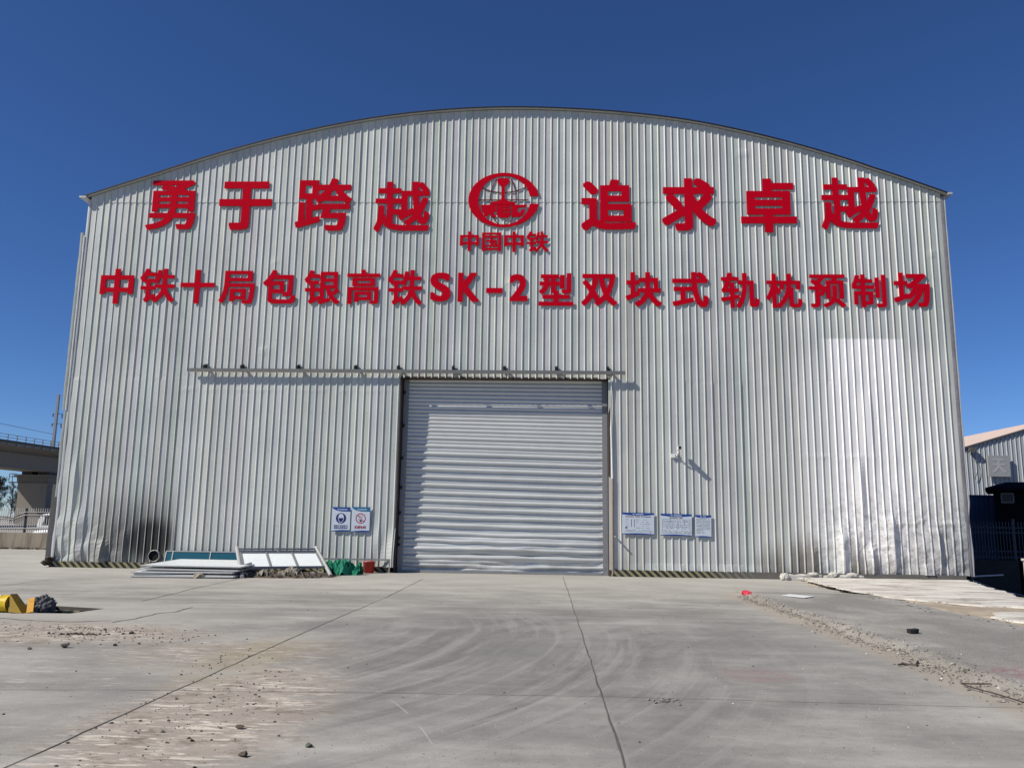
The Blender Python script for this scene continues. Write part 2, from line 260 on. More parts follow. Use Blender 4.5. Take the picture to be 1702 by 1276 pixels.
GLYPH = json.loads(r'''{"勇":[[951,957,955,952,954,925,824,861,745,832,737,827,792,809,793,789,796,786,961,786,968,783,968,368,961,364,845,364,839,370,839,434,836,437,601,437,598,434,598,390,589,381,589,366,582,339,585,336,991,336,998,333,999,300,997,278,974,146,967,117,948,69,927,41,884,15,854,11,646,11,641,14,633,49,617,82,618,111,625,114,678,114,685,112,780,109,796,110,805,114,834,161,847,236,548,237,513,184,462,133,402,92,360,72,309,50,207,22,85,0,48,0,41,3,0,71,1,98,159,125,272,162,350,207,375,236,66,237,60,243,61,333,68,336,437,336,443,344,454,394,471,403,471,434,467,437,233,437,229,434,228,368,221,364,110,364,103,368,103,783,110,786,460,787,442,793,279,817,265,822,264,849,299,888,312,898,360,899,395,891,550,869,632,894,640,899,87,900,79,906,80,991,87,995,838,995,854,999,896,999,904,996],[471,565,467,569,233,569,229,565,229,526,233,523,467,523,471,526],[839,565,836,569,601,569,598,565,598,526,601,523,836,523,839,526],[471,695,467,698,233,698,229,695,229,658,233,654,467,654,471,658],[839,695,836,698,601,698,598,695,598,658,601,654,836,654,839,658]],"于":[[925,996,925,860,917,856,588,855,587,637,590,633,992,633,999,628,998,494,990,491,588,489,587,108,584,79,573,49,555,30,534,18,449,2,252,0,244,3,211,88,212,142,221,145,409,145,420,147,429,159,431,175,430,489,7,491,0,496,0,628,9,633,430,634,431,853,428,856,80,856,73,862,74,996,82,999,917,999]],"跨":[[46,964,52,967,389,967,396,962,397,880,576,880,581,885,603,934,622,995,630,999,673,999,732,984,739,979,739,945,716,881,968,880,974,877,974,779,968,776,827,775,845,749,896,691,942,649,998,613,999,583,952,528,943,521,901,521,891,526,827,578,825,571,819,568,513,568,507,571,505,580,434,529,393,529,384,535,349,596,346,607,304,608,301,605,301,496,304,493,381,493,384,496,385,509,391,512,961,512,968,509,969,416,963,410,626,410,621,405,605,345,604,339,608,338,903,338,909,335,908,267,900,188,887,114,871,58,851,29,813,6,771,0,563,2,557,5,548,39,530,71,531,103,537,106,596,106,602,104,730,100,742,104,746,107,770,154,781,235,460,236,454,239,453,271,493,399,495,407,492,410,409,410,406,407,405,392,401,389,304,389,301,386,302,248,322,251,385,270,429,270,435,265,441,220,443,203,442,169,70,57,25,57,17,62,0,133,0,160,9,168,48,176,51,182,52,539,58,542,153,542,159,539,160,211,165,208,184,214,185,216,185,605,182,608,52,608,46,611],[509,775,397,776,397,666,400,666,450,708,497,758],[750,668,748,674,723,707,688,771,681,776,665,775,618,701,590,668],[279,864,159,864,159,713,279,713]],"越":[[872,984,971,862,969,837,940,816,984,815,990,812,991,723,984,718,797,716,796,702,804,609,812,543,815,535,817,538,832,568,869,676,876,679,910,679,961,667,968,661,968,632,946,558,918,486,883,414,848,357,848,352,869,295,876,281,884,274,887,276,891,291,895,325,900,405,906,408,937,408,965,385,992,371,993,329,985,255,968,198,937,163,900,155,866,155,833,163,800,192,766,244,719,194,641,132,994,131,999,126,999,101,983,69,969,26,963,23,561,23,554,25,449,28,363,40,290,61,223,97,169,149,154,170,138,105,93,3,86,0,56,0,27,29,3,47,0,52,0,75,45,183,67,295,75,399,76,517,82,521,141,521,148,519,174,519,180,515,179,378,195,331,222,276,227,269,229,268,230,272,229,562,25,563,18,568,18,657,23,662,213,664,214,765,211,768,64,768,58,771,58,865,64,868,213,869,215,996,221,999,318,999,324,994,325,869,471,868,478,862,477,771,471,768,325,767,325,664,481,662,484,666,485,812,491,815,679,816,678,932,675,939,677,996,683,999,782,999,787,994,788,966,833,988,864,988],[717,367,711,366,561,273,506,231,477,231,469,235,437,302,438,329,456,344,341,344,341,168,386,150,451,138,518,131,587,131,588,134,547,183,547,211,596,242,648,286,688,327],[341,562,341,448,477,447,483,441,483,405,483,562],[683,718,597,718,594,714,595,422,672,464,703,464,707,460,713,448,714,454,700,537,688,693,686,714],[788,915,790,816,863,816,809,891]],"追":[[886,882,886,565,878,561,494,561,491,558,491,517,494,514,914,514,922,511,922,166,914,163,383,162,400,153,460,140,528,134,739,138,910,153,992,153,999,148,999,100,985,61,978,24,970,21,938,21,932,19,863,19,857,17,789,17,783,14,715,14,709,12,641,12,635,10,452,12,392,19,331,31,265,60,215,93,194,77,171,56,120,2,112,0,54,0,45,3,1,67,1,117,3,121,72,180,144,220,144,503,141,506,8,506,0,509,0,629,8,632,279,632,287,629,288,218,301,206,345,181,347,882,355,885,512,887,541,990,544,996,552,999,620,999,685,989,699,984,700,934,683,887,878,885],[777,395,492,395,492,284,777,284],[742,763,739,766,494,766,491,763,491,684,494,681,739,681,742,684],[84,958,92,960,151,960,161,956,241,878,305,803,305,749,253,708,243,704,183,704,174,707,119,775,31,866,31,917]],"求":[[970,825,970,702,962,699,875,698,926,659,927,607,853,525,742,416,745,409,776,371,845,305,924,247,998,207,999,157,971,128,945,91,936,88,878,88,860,97,790,139,721,193,654,264,597,337,569,380,568,100,566,77,557,47,542,30,521,16,446,2,274,0,266,3,239,81,240,133,248,136,378,136,398,134,412,139,419,161,418,289,408,286,121,109,113,107,55,107,43,113,0,178,1,227,306,402,248,403,240,406,171,501,74,601,74,651,127,689,137,693,196,693,206,689,300,595,373,501,372,449,332,418,330,416,332,416,419,466,419,696,416,699,29,699,22,704,23,825,31,828,418,829,419,994,428,999,559,999,567,996,568,831,571,828,692,829,685,837,589,894,588,942,633,993,641,995,697,995,721,985,807,935,889,879,891,875,892,829,962,828],[785,698,587,699,584,696,612,626,646,560,655,549,704,599]],"卓":[[959,914,960,802,952,797,565,796,564,769,567,766,888,766,897,761,896,329,888,325,575,325,572,322,572,296,575,292,992,292,999,287,998,170,990,167,575,167,572,164,571,3,563,0,428,0,419,5,418,166,9,167,1,170,0,287,7,292,416,292,419,296,419,322,416,325,119,325,111,329,111,763,119,766,409,767,410,994,420,999,554,999,563,996,564,920,567,917,950,917],[744,487,741,490,264,490,261,487,261,446,264,443,741,443,744,446],[744,646,741,649,264,649,261,646,261,607,264,604,741,604,744,607]],"中":[[571,999,579,994,580,815,991,814,998,811,999,286,991,280,848,280,842,286,842,335,839,339,580,338,578,3,571,0,426,0,418,5,416,338,160,339,157,335,157,279,151,274,8,274,1,277,0,809,8,814,416,815,419,996,426,999],[416,691,158,691,158,462,416,462],[841,691,580,691,580,462,841,462]],"铁":[[760,997,765,992,766,812,955,811,962,805,962,714,957,709,766,708,765,619,763,613,761,532,764,529,980,529,986,526,987,429,982,423,782,423,779,420,794,371,818,308,855,238,891,187,941,135,998,96,999,71,968,39,947,7,941,4,902,4,892,8,827,61,766,135,720,221,703,264,690,234,645,158,575,75,485,2,479,0,443,0,436,2,383,58,383,86,452,137,483,167,511,196,550,250,588,321,612,390,619,418,615,423,457,423,454,420,454,380,449,375,308,375,305,371,306,196,394,241,436,241,442,236,456,175,455,147,278,47,217,4,178,4,172,7,134,77,134,101,166,129,177,151,179,162,183,185,183,371,180,375,36,375,30,378,28,471,36,476,182,477,183,587,180,591,86,591,80,594,78,640,46,641,38,646,0,716,0,742,46,792,92,858,128,928,153,994,160,999,202,999,272,977,273,949,246,890,247,883,447,883,453,879,454,782,447,777,190,777,146,708,134,693,420,692,426,690,431,695,458,776,476,862,491,956,497,959,544,959,597,950,609,945,610,913,592,814,595,811,638,811,641,814,642,994,648,997],[640,708,569,708,541,628,513,566,506,559,465,559,412,591,306,589,306,477,422,477,423,524,430,529,636,530,639,638,641,644]],"十":[[564,999,571,994,572,614,994,613,999,608,999,491,992,486,572,485,571,5,564,0,431,0,423,5,422,485,5,486,0,491,0,608,7,613,422,614,424,996,431,999]],"局":[[136,996,143,999,919,999,925,996,926,684,921,679,267,679,264,675,264,617,267,614,991,614,998,610,999,527,997,521,988,317,978,183,960,84,938,36,904,9,863,0,679,0,672,3,665,44,650,80,650,104,655,110,803,108,818,118,834,151,847,227,858,357,858,393,864,480,864,505,861,508,258,507,255,498,242,384,217,261,176,138,117,30,110,27,68,27,1,81,0,109,54,209,90,310,114,422,126,523,133,619],[760,447,760,133,754,130,430,130,427,127,427,71,421,65,308,65,301,68,301,447,308,450,754,450],[633,348,428,348,428,232,633,232],[793,893,790,896,269,896,266,893,266,787,269,784,790,784,793,787]],"包":[[909,848,910,745,908,739,902,534,896,469,894,414,879,305,859,256,832,232,791,219,623,219,617,222,610,262,596,294,595,307,593,308,301,308,298,305,298,189,302,157,312,144,325,133,356,124,418,122,425,120,755,120,761,122,791,122,816,129,838,144,851,170,859,208,864,252,870,255,923,255,957,236,990,228,999,220,999,178,989,117,977,77,953,40,917,15,870,2,836,2,830,0,354,0,348,2,307,2,250,11,204,34,180,58,166,96,164,113,162,140,162,566,159,567,121,529,66,529,0,589,0,629,5,636,70,693,93,718,157,795,221,890,271,995,279,999,329,999,400,978,406,974,407,928,371,857,372,851,903,851],[297,728,256,677,251,669,252,666,631,666,637,663,638,342,641,339,718,339,733,349,746,383,756,456,764,574,769,728],[504,549,299,549,299,425,504,425]],"银":[[923,957,928,951,927,467,921,464,727,464,724,460,741,407,764,357,812,390,875,448,890,457,927,457,933,455,983,399,982,374,900,309,822,255,846,221,893,172,947,131,998,105,999,77,974,49,951,12,945,8,904,8,888,17,827,57,786,95,744,144,743,90,740,85,548,30,479,0,440,0,433,3,399,67,399,92,412,103,425,117,431,137,430,139,261,47,207,8,166,8,160,12,149,41,128,77,128,101,155,126,163,143,167,168,167,371,164,375,32,375,25,378,24,473,32,478,166,479,167,587,164,591,84,591,78,594,76,640,46,641,39,644,0,719,0,742,46,796,85,856,120,926,145,995,154,999,196,999,249,984,263,977,265,951,238,888,239,884,420,883,427,877,426,780,420,777,186,777,132,693,406,692,413,687,412,594,406,591,290,589,289,482,292,478,428,478,435,475,436,380,428,375,290,374,290,195,388,243,428,243,435,236,436,230,438,953,445,957],[601,464,563,464,560,460,560,156,563,152,691,186,711,187,665,274,633,359,606,458],[809,661,561,661,561,564,809,564],[809,856,561,856,561,759,809,759]],"高":[[963,485,964,75,958,45,940,25,914,15,868,8,737,8,727,14,703,68,703,91,709,97,823,97,831,104,833,113,832,390,174,391,170,388,170,5,163,0,49,0,42,3,41,483,46,488,957,488],[750,356,750,117,743,114,372,114,369,110,369,66,364,61,247,61,241,64,241,356,247,360,743,360],[626,268,622,271,372,271,369,268,369,205,372,202,622,202,626,205],[847,754,848,523,843,517,172,517,165,521,164,752,169,757,840,757],[712,668,709,671,301,671,298,668,298,607,301,604,709,604,712,607],[999,880,999,792,991,787,8,787,0,792,0,880,5,885,430,885,433,886,434,891,412,954,413,979,493,999,534,999,543,995,586,885,991,885]],"S":[[671,996,790,978,874,956,942,931,940,724,922,720,803,720,786,723,709,761,662,778,601,797,530,809,482,805,416,786,367,752,365,745,396,700,416,688,526,635,671,587,823,525,951,434,999,315,999,243,986,182,946,121,869,66,803,37,698,11,579,0,420,0,323,5,222,19,90,53,11,86,11,312,29,316,143,316,161,314,249,258,332,221,420,197,460,191,522,197,588,221,629,254,634,262,601,315,561,337,477,383,167,503,48,583,0,689,0,761,13,822,44,867,75,897,132,934,218,967,337,991,367,994,455,999]],"K":[[886,995,886,928,485,546,466,524,996,72,999,67,997,4,985,0,700,0,688,3,257,367,254,4,242,0,12,0,0,4,0,995,12,999,242,999,254,995,257,678,290,704,595,996,607,999,874,999]],"-":[[999,978,999,21,973,0,26,0,0,21,0,978,26,999,973,999]],"2":[[699,964,789,917,845,866,857,850,885,801,893,777,901,731,901,631,881,537,805,421,671,288,563,195,983,194,999,190,999,4,983,0,18,0,2,4,0,77,250,283,476,500,549,596,565,642,565,658,553,701,509,753,438,789,406,794,374,792,306,770,246,740,166,681,150,679,46,679,30,683,28,909,106,948,194,977,286,996,326,999,503,999,595,991]],"型":[[584,959,584,846,578,843,489,842,488,744,491,741,599,741,606,738,607,625,599,620,489,619,489,456,570,455,576,452,577,339,580,336,884,336,890,333,891,218,884,212,580,212,577,209,578,125,994,124,999,118,998,3,992,0,7,0,1,3,0,118,5,124,431,124,434,127,434,209,431,212,115,212,108,218,108,330,113,336,433,337,433,387,361,388,354,393,353,619,284,620,280,618,269,558,240,484,194,421,127,364,121,362,67,362,61,366,12,419,12,463,69,508,110,560,134,614,131,620,28,620,22,623,22,738,28,741,150,741,153,744,152,842,63,843,57,846,57,959,63,962,578,962],[932,999,937,994,937,458,931,421,917,402,892,388,835,377,686,375,678,380,656,447,657,493,663,496,785,496,797,502,803,517,804,996,810,999],[737,945,743,939,743,539,735,533,613,533,608,539,608,939,615,945],[353,842,289,842,289,742,353,742]],"双":[[29,991,36,995,360,995,375,999,429,999,460,988,470,995,834,995,848,999,903,999,941,988,955,980,956,933,930,756,891,595,841,447,790,344,821,289,886,211,932,167,998,120,999,73,972,43,947,4,939,0,888,0,823,47,757,113,712,170,695,196,616,108,537,43,480,4,425,4,419,9,401,40,372,77,372,122,410,149,379,150,371,155,333,239,314,272,312,272,294,234,239,146,180,71,161,52,113,4,60,4,52,9,35,32,0,71,0,118,69,185,125,258,183,355,217,438,131,573,37,702,37,747,96,797,149,797,161,786,279,622,282,624,309,727,331,861,328,865,34,865,28,870],[476,865,471,857,465,796,443,662,414,545,388,458,447,357,495,261,497,254,497,221,501,217,571,292,610,347,613,357,583,436,544,568,514,709,489,861,486,865],[799,865,632,865,629,861,642,785,666,666,701,545,708,531,723,561,759,666,790,790,802,859]],"块":[[680,999,685,994,686,835,903,834,909,830,910,531,913,528,974,528,980,525,980,412,974,408,746,408,743,405,751,380,786,309,831,243,879,191,929,152,997,114,999,110,999,70,970,38,946,2,940,0,891,0,881,4,822,41,757,97,714,149,693,181,671,217,637,285,614,234,578,175,515,105,450,52,364,0,311,0,302,7,284,32,256,62,256,104,337,151,396,199,421,225,454,264,489,319,520,386,523,407,390,407,389,403,397,372,397,328,394,323,88,178,37,178,31,180,0,257,1,301,139,359,139,636,136,639,23,639,17,642,17,755,23,758,138,759,139,994,144,999,263,999,269,996,270,761,273,758,368,759,369,828,374,834,551,835,553,996,559,999],[551,713,384,714,381,711,380,642,374,639,271,638,271,417,321,438,337,439,338,523,343,528,545,529,550,598,550,638,552,644],[778,713,686,713,684,529,778,529]],"式":[[1,805,7,808,527,809,524,994,531,999,661,999,667,996,668,952,671,946,670,857,672,850,672,811,675,808,788,809,757,841,672,909,672,950,723,993,729,995,784,995,870,932,933,869,933,826,918,809,971,808,977,805,977,691,971,687,683,687,680,684,693,568,719,410,756,281,789,205,821,162,834,147,842,143,844,144,855,171,863,230,867,304,871,321,877,324,928,324,963,297,999,277,997,209,991,153,980,99,964,51,949,31,938,21,910,4,879,0,817,0,741,25,676,92,621,202,617,215,580,346,554,495,553,462,546,457,361,456,360,232,363,228,371,231,521,264,575,264,579,261,582,246,586,200,585,151,577,145,98,35,87,33,36,33,30,36,4,111,5,153,15,158,215,197,222,202,221,456,44,457,38,460,38,574,44,577,542,577,545,580,545,595,536,676,533,686,531,687,5,687,0,693]],"轨":[[186,999,233,999,301,984,309,979,310,954,290,874,467,873,473,870,474,778,477,775,563,776,565,985,571,989,678,989,683,983,684,776,856,775,863,772,864,141,869,130,873,130,880,152,884,198,885,267,891,270,932,270,965,249,997,238,999,234,999,200,991,114,981,70,964,47,938,34,914,29,822,29,805,31,793,34,768,48,749,81,745,118,745,669,742,672,684,672,681,669,679,573,669,470,648,345,615,225,564,106,509,16,500,3,495,0,454,0,395,50,394,79,455,173,503,282,533,399,552,512,560,596,561,671,454,672,448,675,447,765,444,769,259,769,257,768,238,715,241,712,350,712,356,709,358,550,469,549,476,543,475,451,469,448,360,448,357,445,358,355,432,369,479,369,485,365,488,275,479,268,358,244,356,12,350,8,241,8,235,12,233,217,65,184,24,184,17,187,0,263,1,290,7,293,223,329,233,332,234,334,233,447,143,448,116,446,89,436,46,436,39,441,16,510,16,535,43,562,70,621,119,768,17,769,11,772,11,870,17,873,152,874,178,992],[233,694,213,640,176,556,177,549,233,550]],"枕":[[711,996,713,794,957,792,964,787,963,541,957,537,851,537,845,541,844,688,841,691,709,690,706,682,697,591,756,590,763,585,763,132,767,121,776,114,799,112,849,112,867,117,879,140,883,178,886,265,892,268,931,268,965,247,992,238,999,233,999,184,995,138,989,92,977,56,955,30,931,17,904,13,738,13,697,17,664,36,647,68,643,113,642,358,602,267,548,175,482,90,394,2,388,0,347,0,282,44,281,5,276,0,168,0,162,3,160,361,112,260,91,220,86,217,46,217,40,220,0,296,0,319,47,399,90,501,126,610,144,686,141,691,25,691,19,694,19,791,25,795,160,796,161,994,168,999,274,999,280,996,282,796,587,792,590,796,591,996,597,999,705,999],[581,690,502,690,501,543,493,537,390,537,384,541,381,690,282,690,281,682,283,675,405,488,405,463,366,414,353,403,314,403,308,405,289,444,282,452,282,80,306,101,384,179,462,288,517,397,553,509,576,621,582,675]],"预":[[998,996,998,896,992,892,792,892,766,816,769,813,951,813,957,809,957,259,951,255,839,255,832,261,831,705,600,706,597,703,596,256,590,253,483,253,477,256,475,545,449,467,408,361,405,356,399,353,359,353,297,372,296,398,342,532,296,532,295,99,292,70,286,46,274,28,252,13,191,0,67,0,59,4,35,79,36,105,42,109,156,109,166,112,171,125,171,529,168,533,5,533,0,538,0,632,7,637,212,638,54,760,51,765,51,789,84,831,93,840,100,844,141,844,205,800,243,840,276,889,28,890,23,896,24,991,30,995,351,995,364,999,409,999,438,980,440,996,446,999,992,999],[656,666,767,666,773,663,774,416,772,410,772,370,770,341,758,274,753,261,763,264,804,264,811,262,909,175,998,87,999,59,942,0,901,0,894,3,815,89,714,179,673,125,592,60,477,2,438,2,432,4,383,63,383,88,385,92,487,138,500,147,561,195,610,256,636,321,649,385,649,418,651,425,651,660],[650,891,446,892,440,896,438,900,436,899,382,817,313,740,304,727,382,665,384,638,397,642,440,642,475,632,477,809,483,813,631,813,634,816]],"制":[[385,999,393,994,394,852,603,851,610,845,609,752,603,749,394,748,393,669,396,666,648,666,653,661,652,567,646,564,396,564,393,561,393,489,396,486,607,486,614,483,615,145,608,122,593,105,571,93,530,85,411,83,403,90,394,118,392,3,385,0,272,0,265,5,264,383,180,384,177,381,176,88,170,85,61,85,53,90,54,483,61,486,264,487,264,563,10,564,4,569,4,661,7,667,0,673,0,695,41,769,64,824,90,900,108,975,114,978,163,978,234,962,235,939,211,854,215,851,261,851,265,854,266,996,272,999],[994,993,999,987,999,113,997,77,988,52,977,36,947,17,883,6,735,4,728,10,704,84,705,113,712,117,855,117,863,120,869,139,869,987,876,993],[490,383,394,383,394,183,483,182,489,188,491,196],[797,906,805,900,805,294,797,288,686,288,679,294,679,900,686,906],[264,748,176,749,136,667,264,667]],"场":[[843,970,904,924,904,880,740,741,647,674,992,673,998,670,999,613,982,373,964,199,943,100,917,47,886,21,843,8,681,8,675,12,667,49,653,83,654,125,660,128,774,126,789,138,808,178,825,260,841,392,852,529,852,548,849,551,847,550,835,521,808,436,765,340,703,230,636,144,559,65,474,0,420,0,361,43,356,49,356,89,440,149,518,226,575,297,638,405,678,491,696,546,695,550,693,551,687,550,682,542,647,455,592,368,525,292,457,233,451,231,399,231,368,253,86,139,32,139,26,142,0,220,0,262,7,267,125,307,142,314,143,317,143,632,140,635,22,635,16,638,15,750,22,755,142,756,144,996,150,999,270,999,277,996,279,756,384,755,391,752,392,676,395,673,407,677,478,721,549,773,628,840,358,841,352,847,353,960,360,963,772,963,789,970],[530,550,478,549,451,541,393,541,386,548,361,603,356,615,355,634,279,634,279,367,283,366,331,385,382,385,389,382,392,367,395,366,419,388,467,442,514,512]],"国":[[999,996,999,3,992,0,858,0,852,6,852,52,849,56,148,56,145,52,145,6,139,0,7,0,0,3,0,996,7,999,992,999],[851,893,146,893,146,161,851,161],[819,824,820,731,815,725,564,724,563,597,567,594,785,594,792,591,792,497,785,494,700,493,763,428,807,377,806,355,773,335,837,334,844,330,844,239,837,236,168,236,162,239,160,328,166,334,421,334,424,337,423,493,216,494,208,500,208,588,214,594,423,595,423,724,182,725,176,731,177,824,184,828,812,828],[614,493,567,494,563,491,564,335,674,334,675,337,636,386,575,446,576,469]],"s必":[[889,906,892,886,799,722,678,549,538,390,396,259,396,143,408,113,449,101,639,101,674,111,696,139,714,307,742,308,816,273,813,182,799,100,782,55,754,24,715,4,674,0,412,0,346,11,317,30,297,59,289,94,286,178,197,118,79,54,55,54,45,64,2,119,3,140,154,222,287,315,289,740,396,737,399,413,500,511,610,646,706,789,785,937,812,939],[800,639,829,637,883,550,960,397,999,296,997,275,924,237,894,242,834,399,731,587,735,608],[216,659,221,630,180,455,144,350,105,272,75,267,3,297,0,318,43,399,78,498,120,673,152,676],[341,998,366,999,629,799,630,780,577,717,548,715,291,920,289,942]],"s须":[[717,638,716,332,699,261,665,191,599,115,517,54,402,0,375,0,323,62,324,80,440,128,520,183,569,239,598,302,611,364,613,635],[722,263,752,264,889,175,997,90,999,70,955,3,929,2,819,94,683,186,684,211],[394,376,392,354,335,264,253,171,175,102,89,43,60,41,0,105,2,124,87,175,163,238,240,322,295,404,324,404],[968,970,966,871,715,871,684,792,923,786,922,255,812,256,811,689,517,690,514,254,409,252,407,786,568,789,590,868,362,871,360,969],[371,680,368,653,282,556,178,464,100,409,72,409,17,466,19,488,161,588,225,650,274,711,303,711],[344,968,344,944,294,879,230,813,108,714,79,711,21,769,26,791,148,884,247,999,272,999]],"s戴":[[866,916,928,846,926,829,870,785,975,783,977,702,719,698,736,516,760,398,793,487,826,642,854,644,930,624,911,506,881,396,804,221,845,140,882,111,898,134,911,238,939,239,999,199,989,100,966,45,927,15,892,8,829,15,774,54,726,121,668,64,592,11,564,11,526,52,462,19,439,19,321,138,323,157,361,178,258,180,249,178,278,166,276,147,192,63,107,0,81,0,26,44,24,69,110,124,165,178,9,180,5,255,171,261,168,296,39,299,43,367,171,371,168,399,61,402,64,667,571,667,574,402,462,399,459,371,588,367,591,299,462,296,459,261,611,258,615,183,425,176,513,91,611,161,681,242,636,445,607,698,0,699,0,784,265,787,262,828,68,828,66,910,262,912,267,998,369,999,373,913,569,912,574,907,571,828,375,828,373,785,601,784,601,999,705,999,711,940,758,978,784,978],[362,295,271,295,271,259,362,259],[363,396,273,399,269,371,360,367],[269,500,160,503,157,470,266,467],[474,500,366,503,363,470,471,467],[269,599,160,602,157,569,266,566],[474,599,366,602,363,569,471,566],[838,785,773,857,709,907,711,785]],"s安":[[999,578,996,484,781,482,714,353,636,257,839,166,974,95,975,75,904,4,877,4,736,83,538,171,453,119,345,70,220,30,94,0,65,2,15,69,12,88,20,96,135,117,247,149,345,187,406,223,139,320,136,340,238,482,0,484,0,582,303,583,389,749,397,754,428,754,515,734,515,719,446,582],[644,482,386,484,309,372,516,300,593,387],[970,872,966,637,850,639,845,777,144,777,139,639,24,640,26,874,422,875,423,885,385,957,385,977,392,982,466,999,498,999,567,875]],"s全":[[999,575,999,556,943,488,918,488,832,546,829,500,824,494,553,491,554,348,824,347,829,341,826,251,554,250,554,96,949,95,949,0,49,3,52,95,443,96,443,250,185,251,180,257,183,347,443,348,443,493,179,494,174,500,173,546,81,492,54,492,0,558,0,575,138,657,273,761,389,879,478,999,507,999,567,968,571,946,563,926,660,821,767,728,875,650],[770,588,634,700,498,841,372,702,233,588]],"s帽":[[244,999,250,994,251,800,401,796,401,312,397,272,376,245,356,236,264,230,251,261,250,3,153,0,147,5,147,702,96,702,96,223,3,219,0,793,6,799,146,800,147,996],[966,540,967,4,862,2,855,36,565,36,559,2,457,3,456,539],[859,180,565,183,562,125,855,121],[859,318,565,322,562,265,855,262],[302,705,250,702,253,320,298,320,305,327],[859,453,565,456,562,406,855,403],[999,957,996,577,891,577,884,599,537,602,541,677,885,681,884,737,541,737,540,815,884,816,882,878,534,877,533,580,426,580,429,961]],"s无":[[927,999,926,892,537,891,519,664,987,658,985,555,608,552,608,173,615,147,638,135,674,133,825,133,859,140,879,175,892,313,920,317,999,276,991,171,982,125,961,72,937,46,903,30,857,25,592,28,554,37,529,53,507,84,498,120,495,520,477,446,435,338,380,241,322,171,201,64,83,0,54,2,0,72,0,91,125,158,205,220,276,299,334,398,368,478,388,554,18,555,15,657,409,662,427,875,424,892,83,892,81,998]],"s烟":[[999,956,999,10,897,9,891,64,513,64,506,0,408,0,403,154,366,120,340,120,239,268,190,142,149,74,89,2,60,0,2,57,0,76,66,157,111,247,140,337,153,409,166,537,171,999,275,997,277,650,333,816,364,818,403,805,408,957],[894,204,854,184,824,187,769,302,712,402,669,300,624,233,567,171,539,171,510,194,509,161,891,158],[403,701,338,553,309,551,274,565,265,420,270,404,403,231],[642,577,510,576,510,267,560,322,608,413,634,505],[744,576,741,542,839,384,893,280,893,576],[137,782,140,753,127,623,94,490,89,483,60,483,0,512,33,649,48,785,89,789],[893,862,510,862,510,668,650,668,651,845,742,848,748,843,749,668,893,668]],"s车":[[359,999,390,999,476,973,474,947,427,840,979,837,979,748,974,743,377,743,252,541,256,535,489,537,490,695,603,698,608,693,609,537,907,532,903,440,609,439,608,304,996,301,999,204,609,200,605,0,490,3,489,200,0,204,0,295,5,301,489,302,489,439,247,440,183,436,150,425,119,426,88,503,88,526,138,573,238,742,23,743,18,748,21,840,288,841,349,989]],"s间":[[119,770,125,765,125,5,119,0,6,0,0,5,0,765,6,770],[311,954,999,950,999,90,987,44,956,17,894,6,775,6,743,83,746,101,861,101,877,120,876,853,314,854,308,860],[736,704,737,194,261,193,260,703],[619,402,373,402,373,282,619,282],[619,614,373,614,373,495,619,495],[86,999,119,999,200,925,266,845,260,822,192,781,166,781,155,789,98,863,19,940,22,962]],"s天":[[924,996,925,873,920,867,558,866,557,739,555,732,553,653,556,649,963,649,969,646,970,523,965,518,601,518,598,514,620,457,671,369,746,277,812,218,896,163,998,120,999,78,952,10,941,2,894,2,789,52,712,103,640,170,579,246,516,351,501,387,498,387,451,291,399,219,319,137,226,68,101,0,56,0,49,3,0,74,1,115,122,179,215,249,273,309,288,325,340,401,379,485,387,514,384,518,30,518,25,523,26,646,32,649,412,649,416,653,418,673,418,710,422,759,422,864,419,867,69,867,62,871,62,996,69,999,918,999]]}''')
def glyph_mesh(key, x0, x1, z0, z1, depth, y=0.0, name='character'):
    """solid lettering standing in the XZ plane, its face towards -Y"""
    c = bpy.data.curves.new('outline', 'CURVE'); c.dimensions = '2D'; c.fill_mode = 'BOTH'; c.extrude = .5
    for s in GLYPH[key]:
        n = len(s) // 2; sp = c.splines.new('POLY'); sp.points.add(n - 1)
        for i, p in enumerate(sp.points): p.co = (s[2 * i] / 999, s[2 * i + 1] / 999, 0, 1)
        sp.use_cyclic_u = True
    o = bpy.data.objects.new('outline', c)
    me = bpy.data.meshes.new_from_object(o)
    bpy.data.objects.remove(o); bpy.data.curves.remove(c)
    for v in me.vertices:
        a, b, d = v.co
        v.co = (x0 + a * (x1 - x0), y + (-d) * depth, z0 + b * (z1 - z0))
    me.name = name
    return me

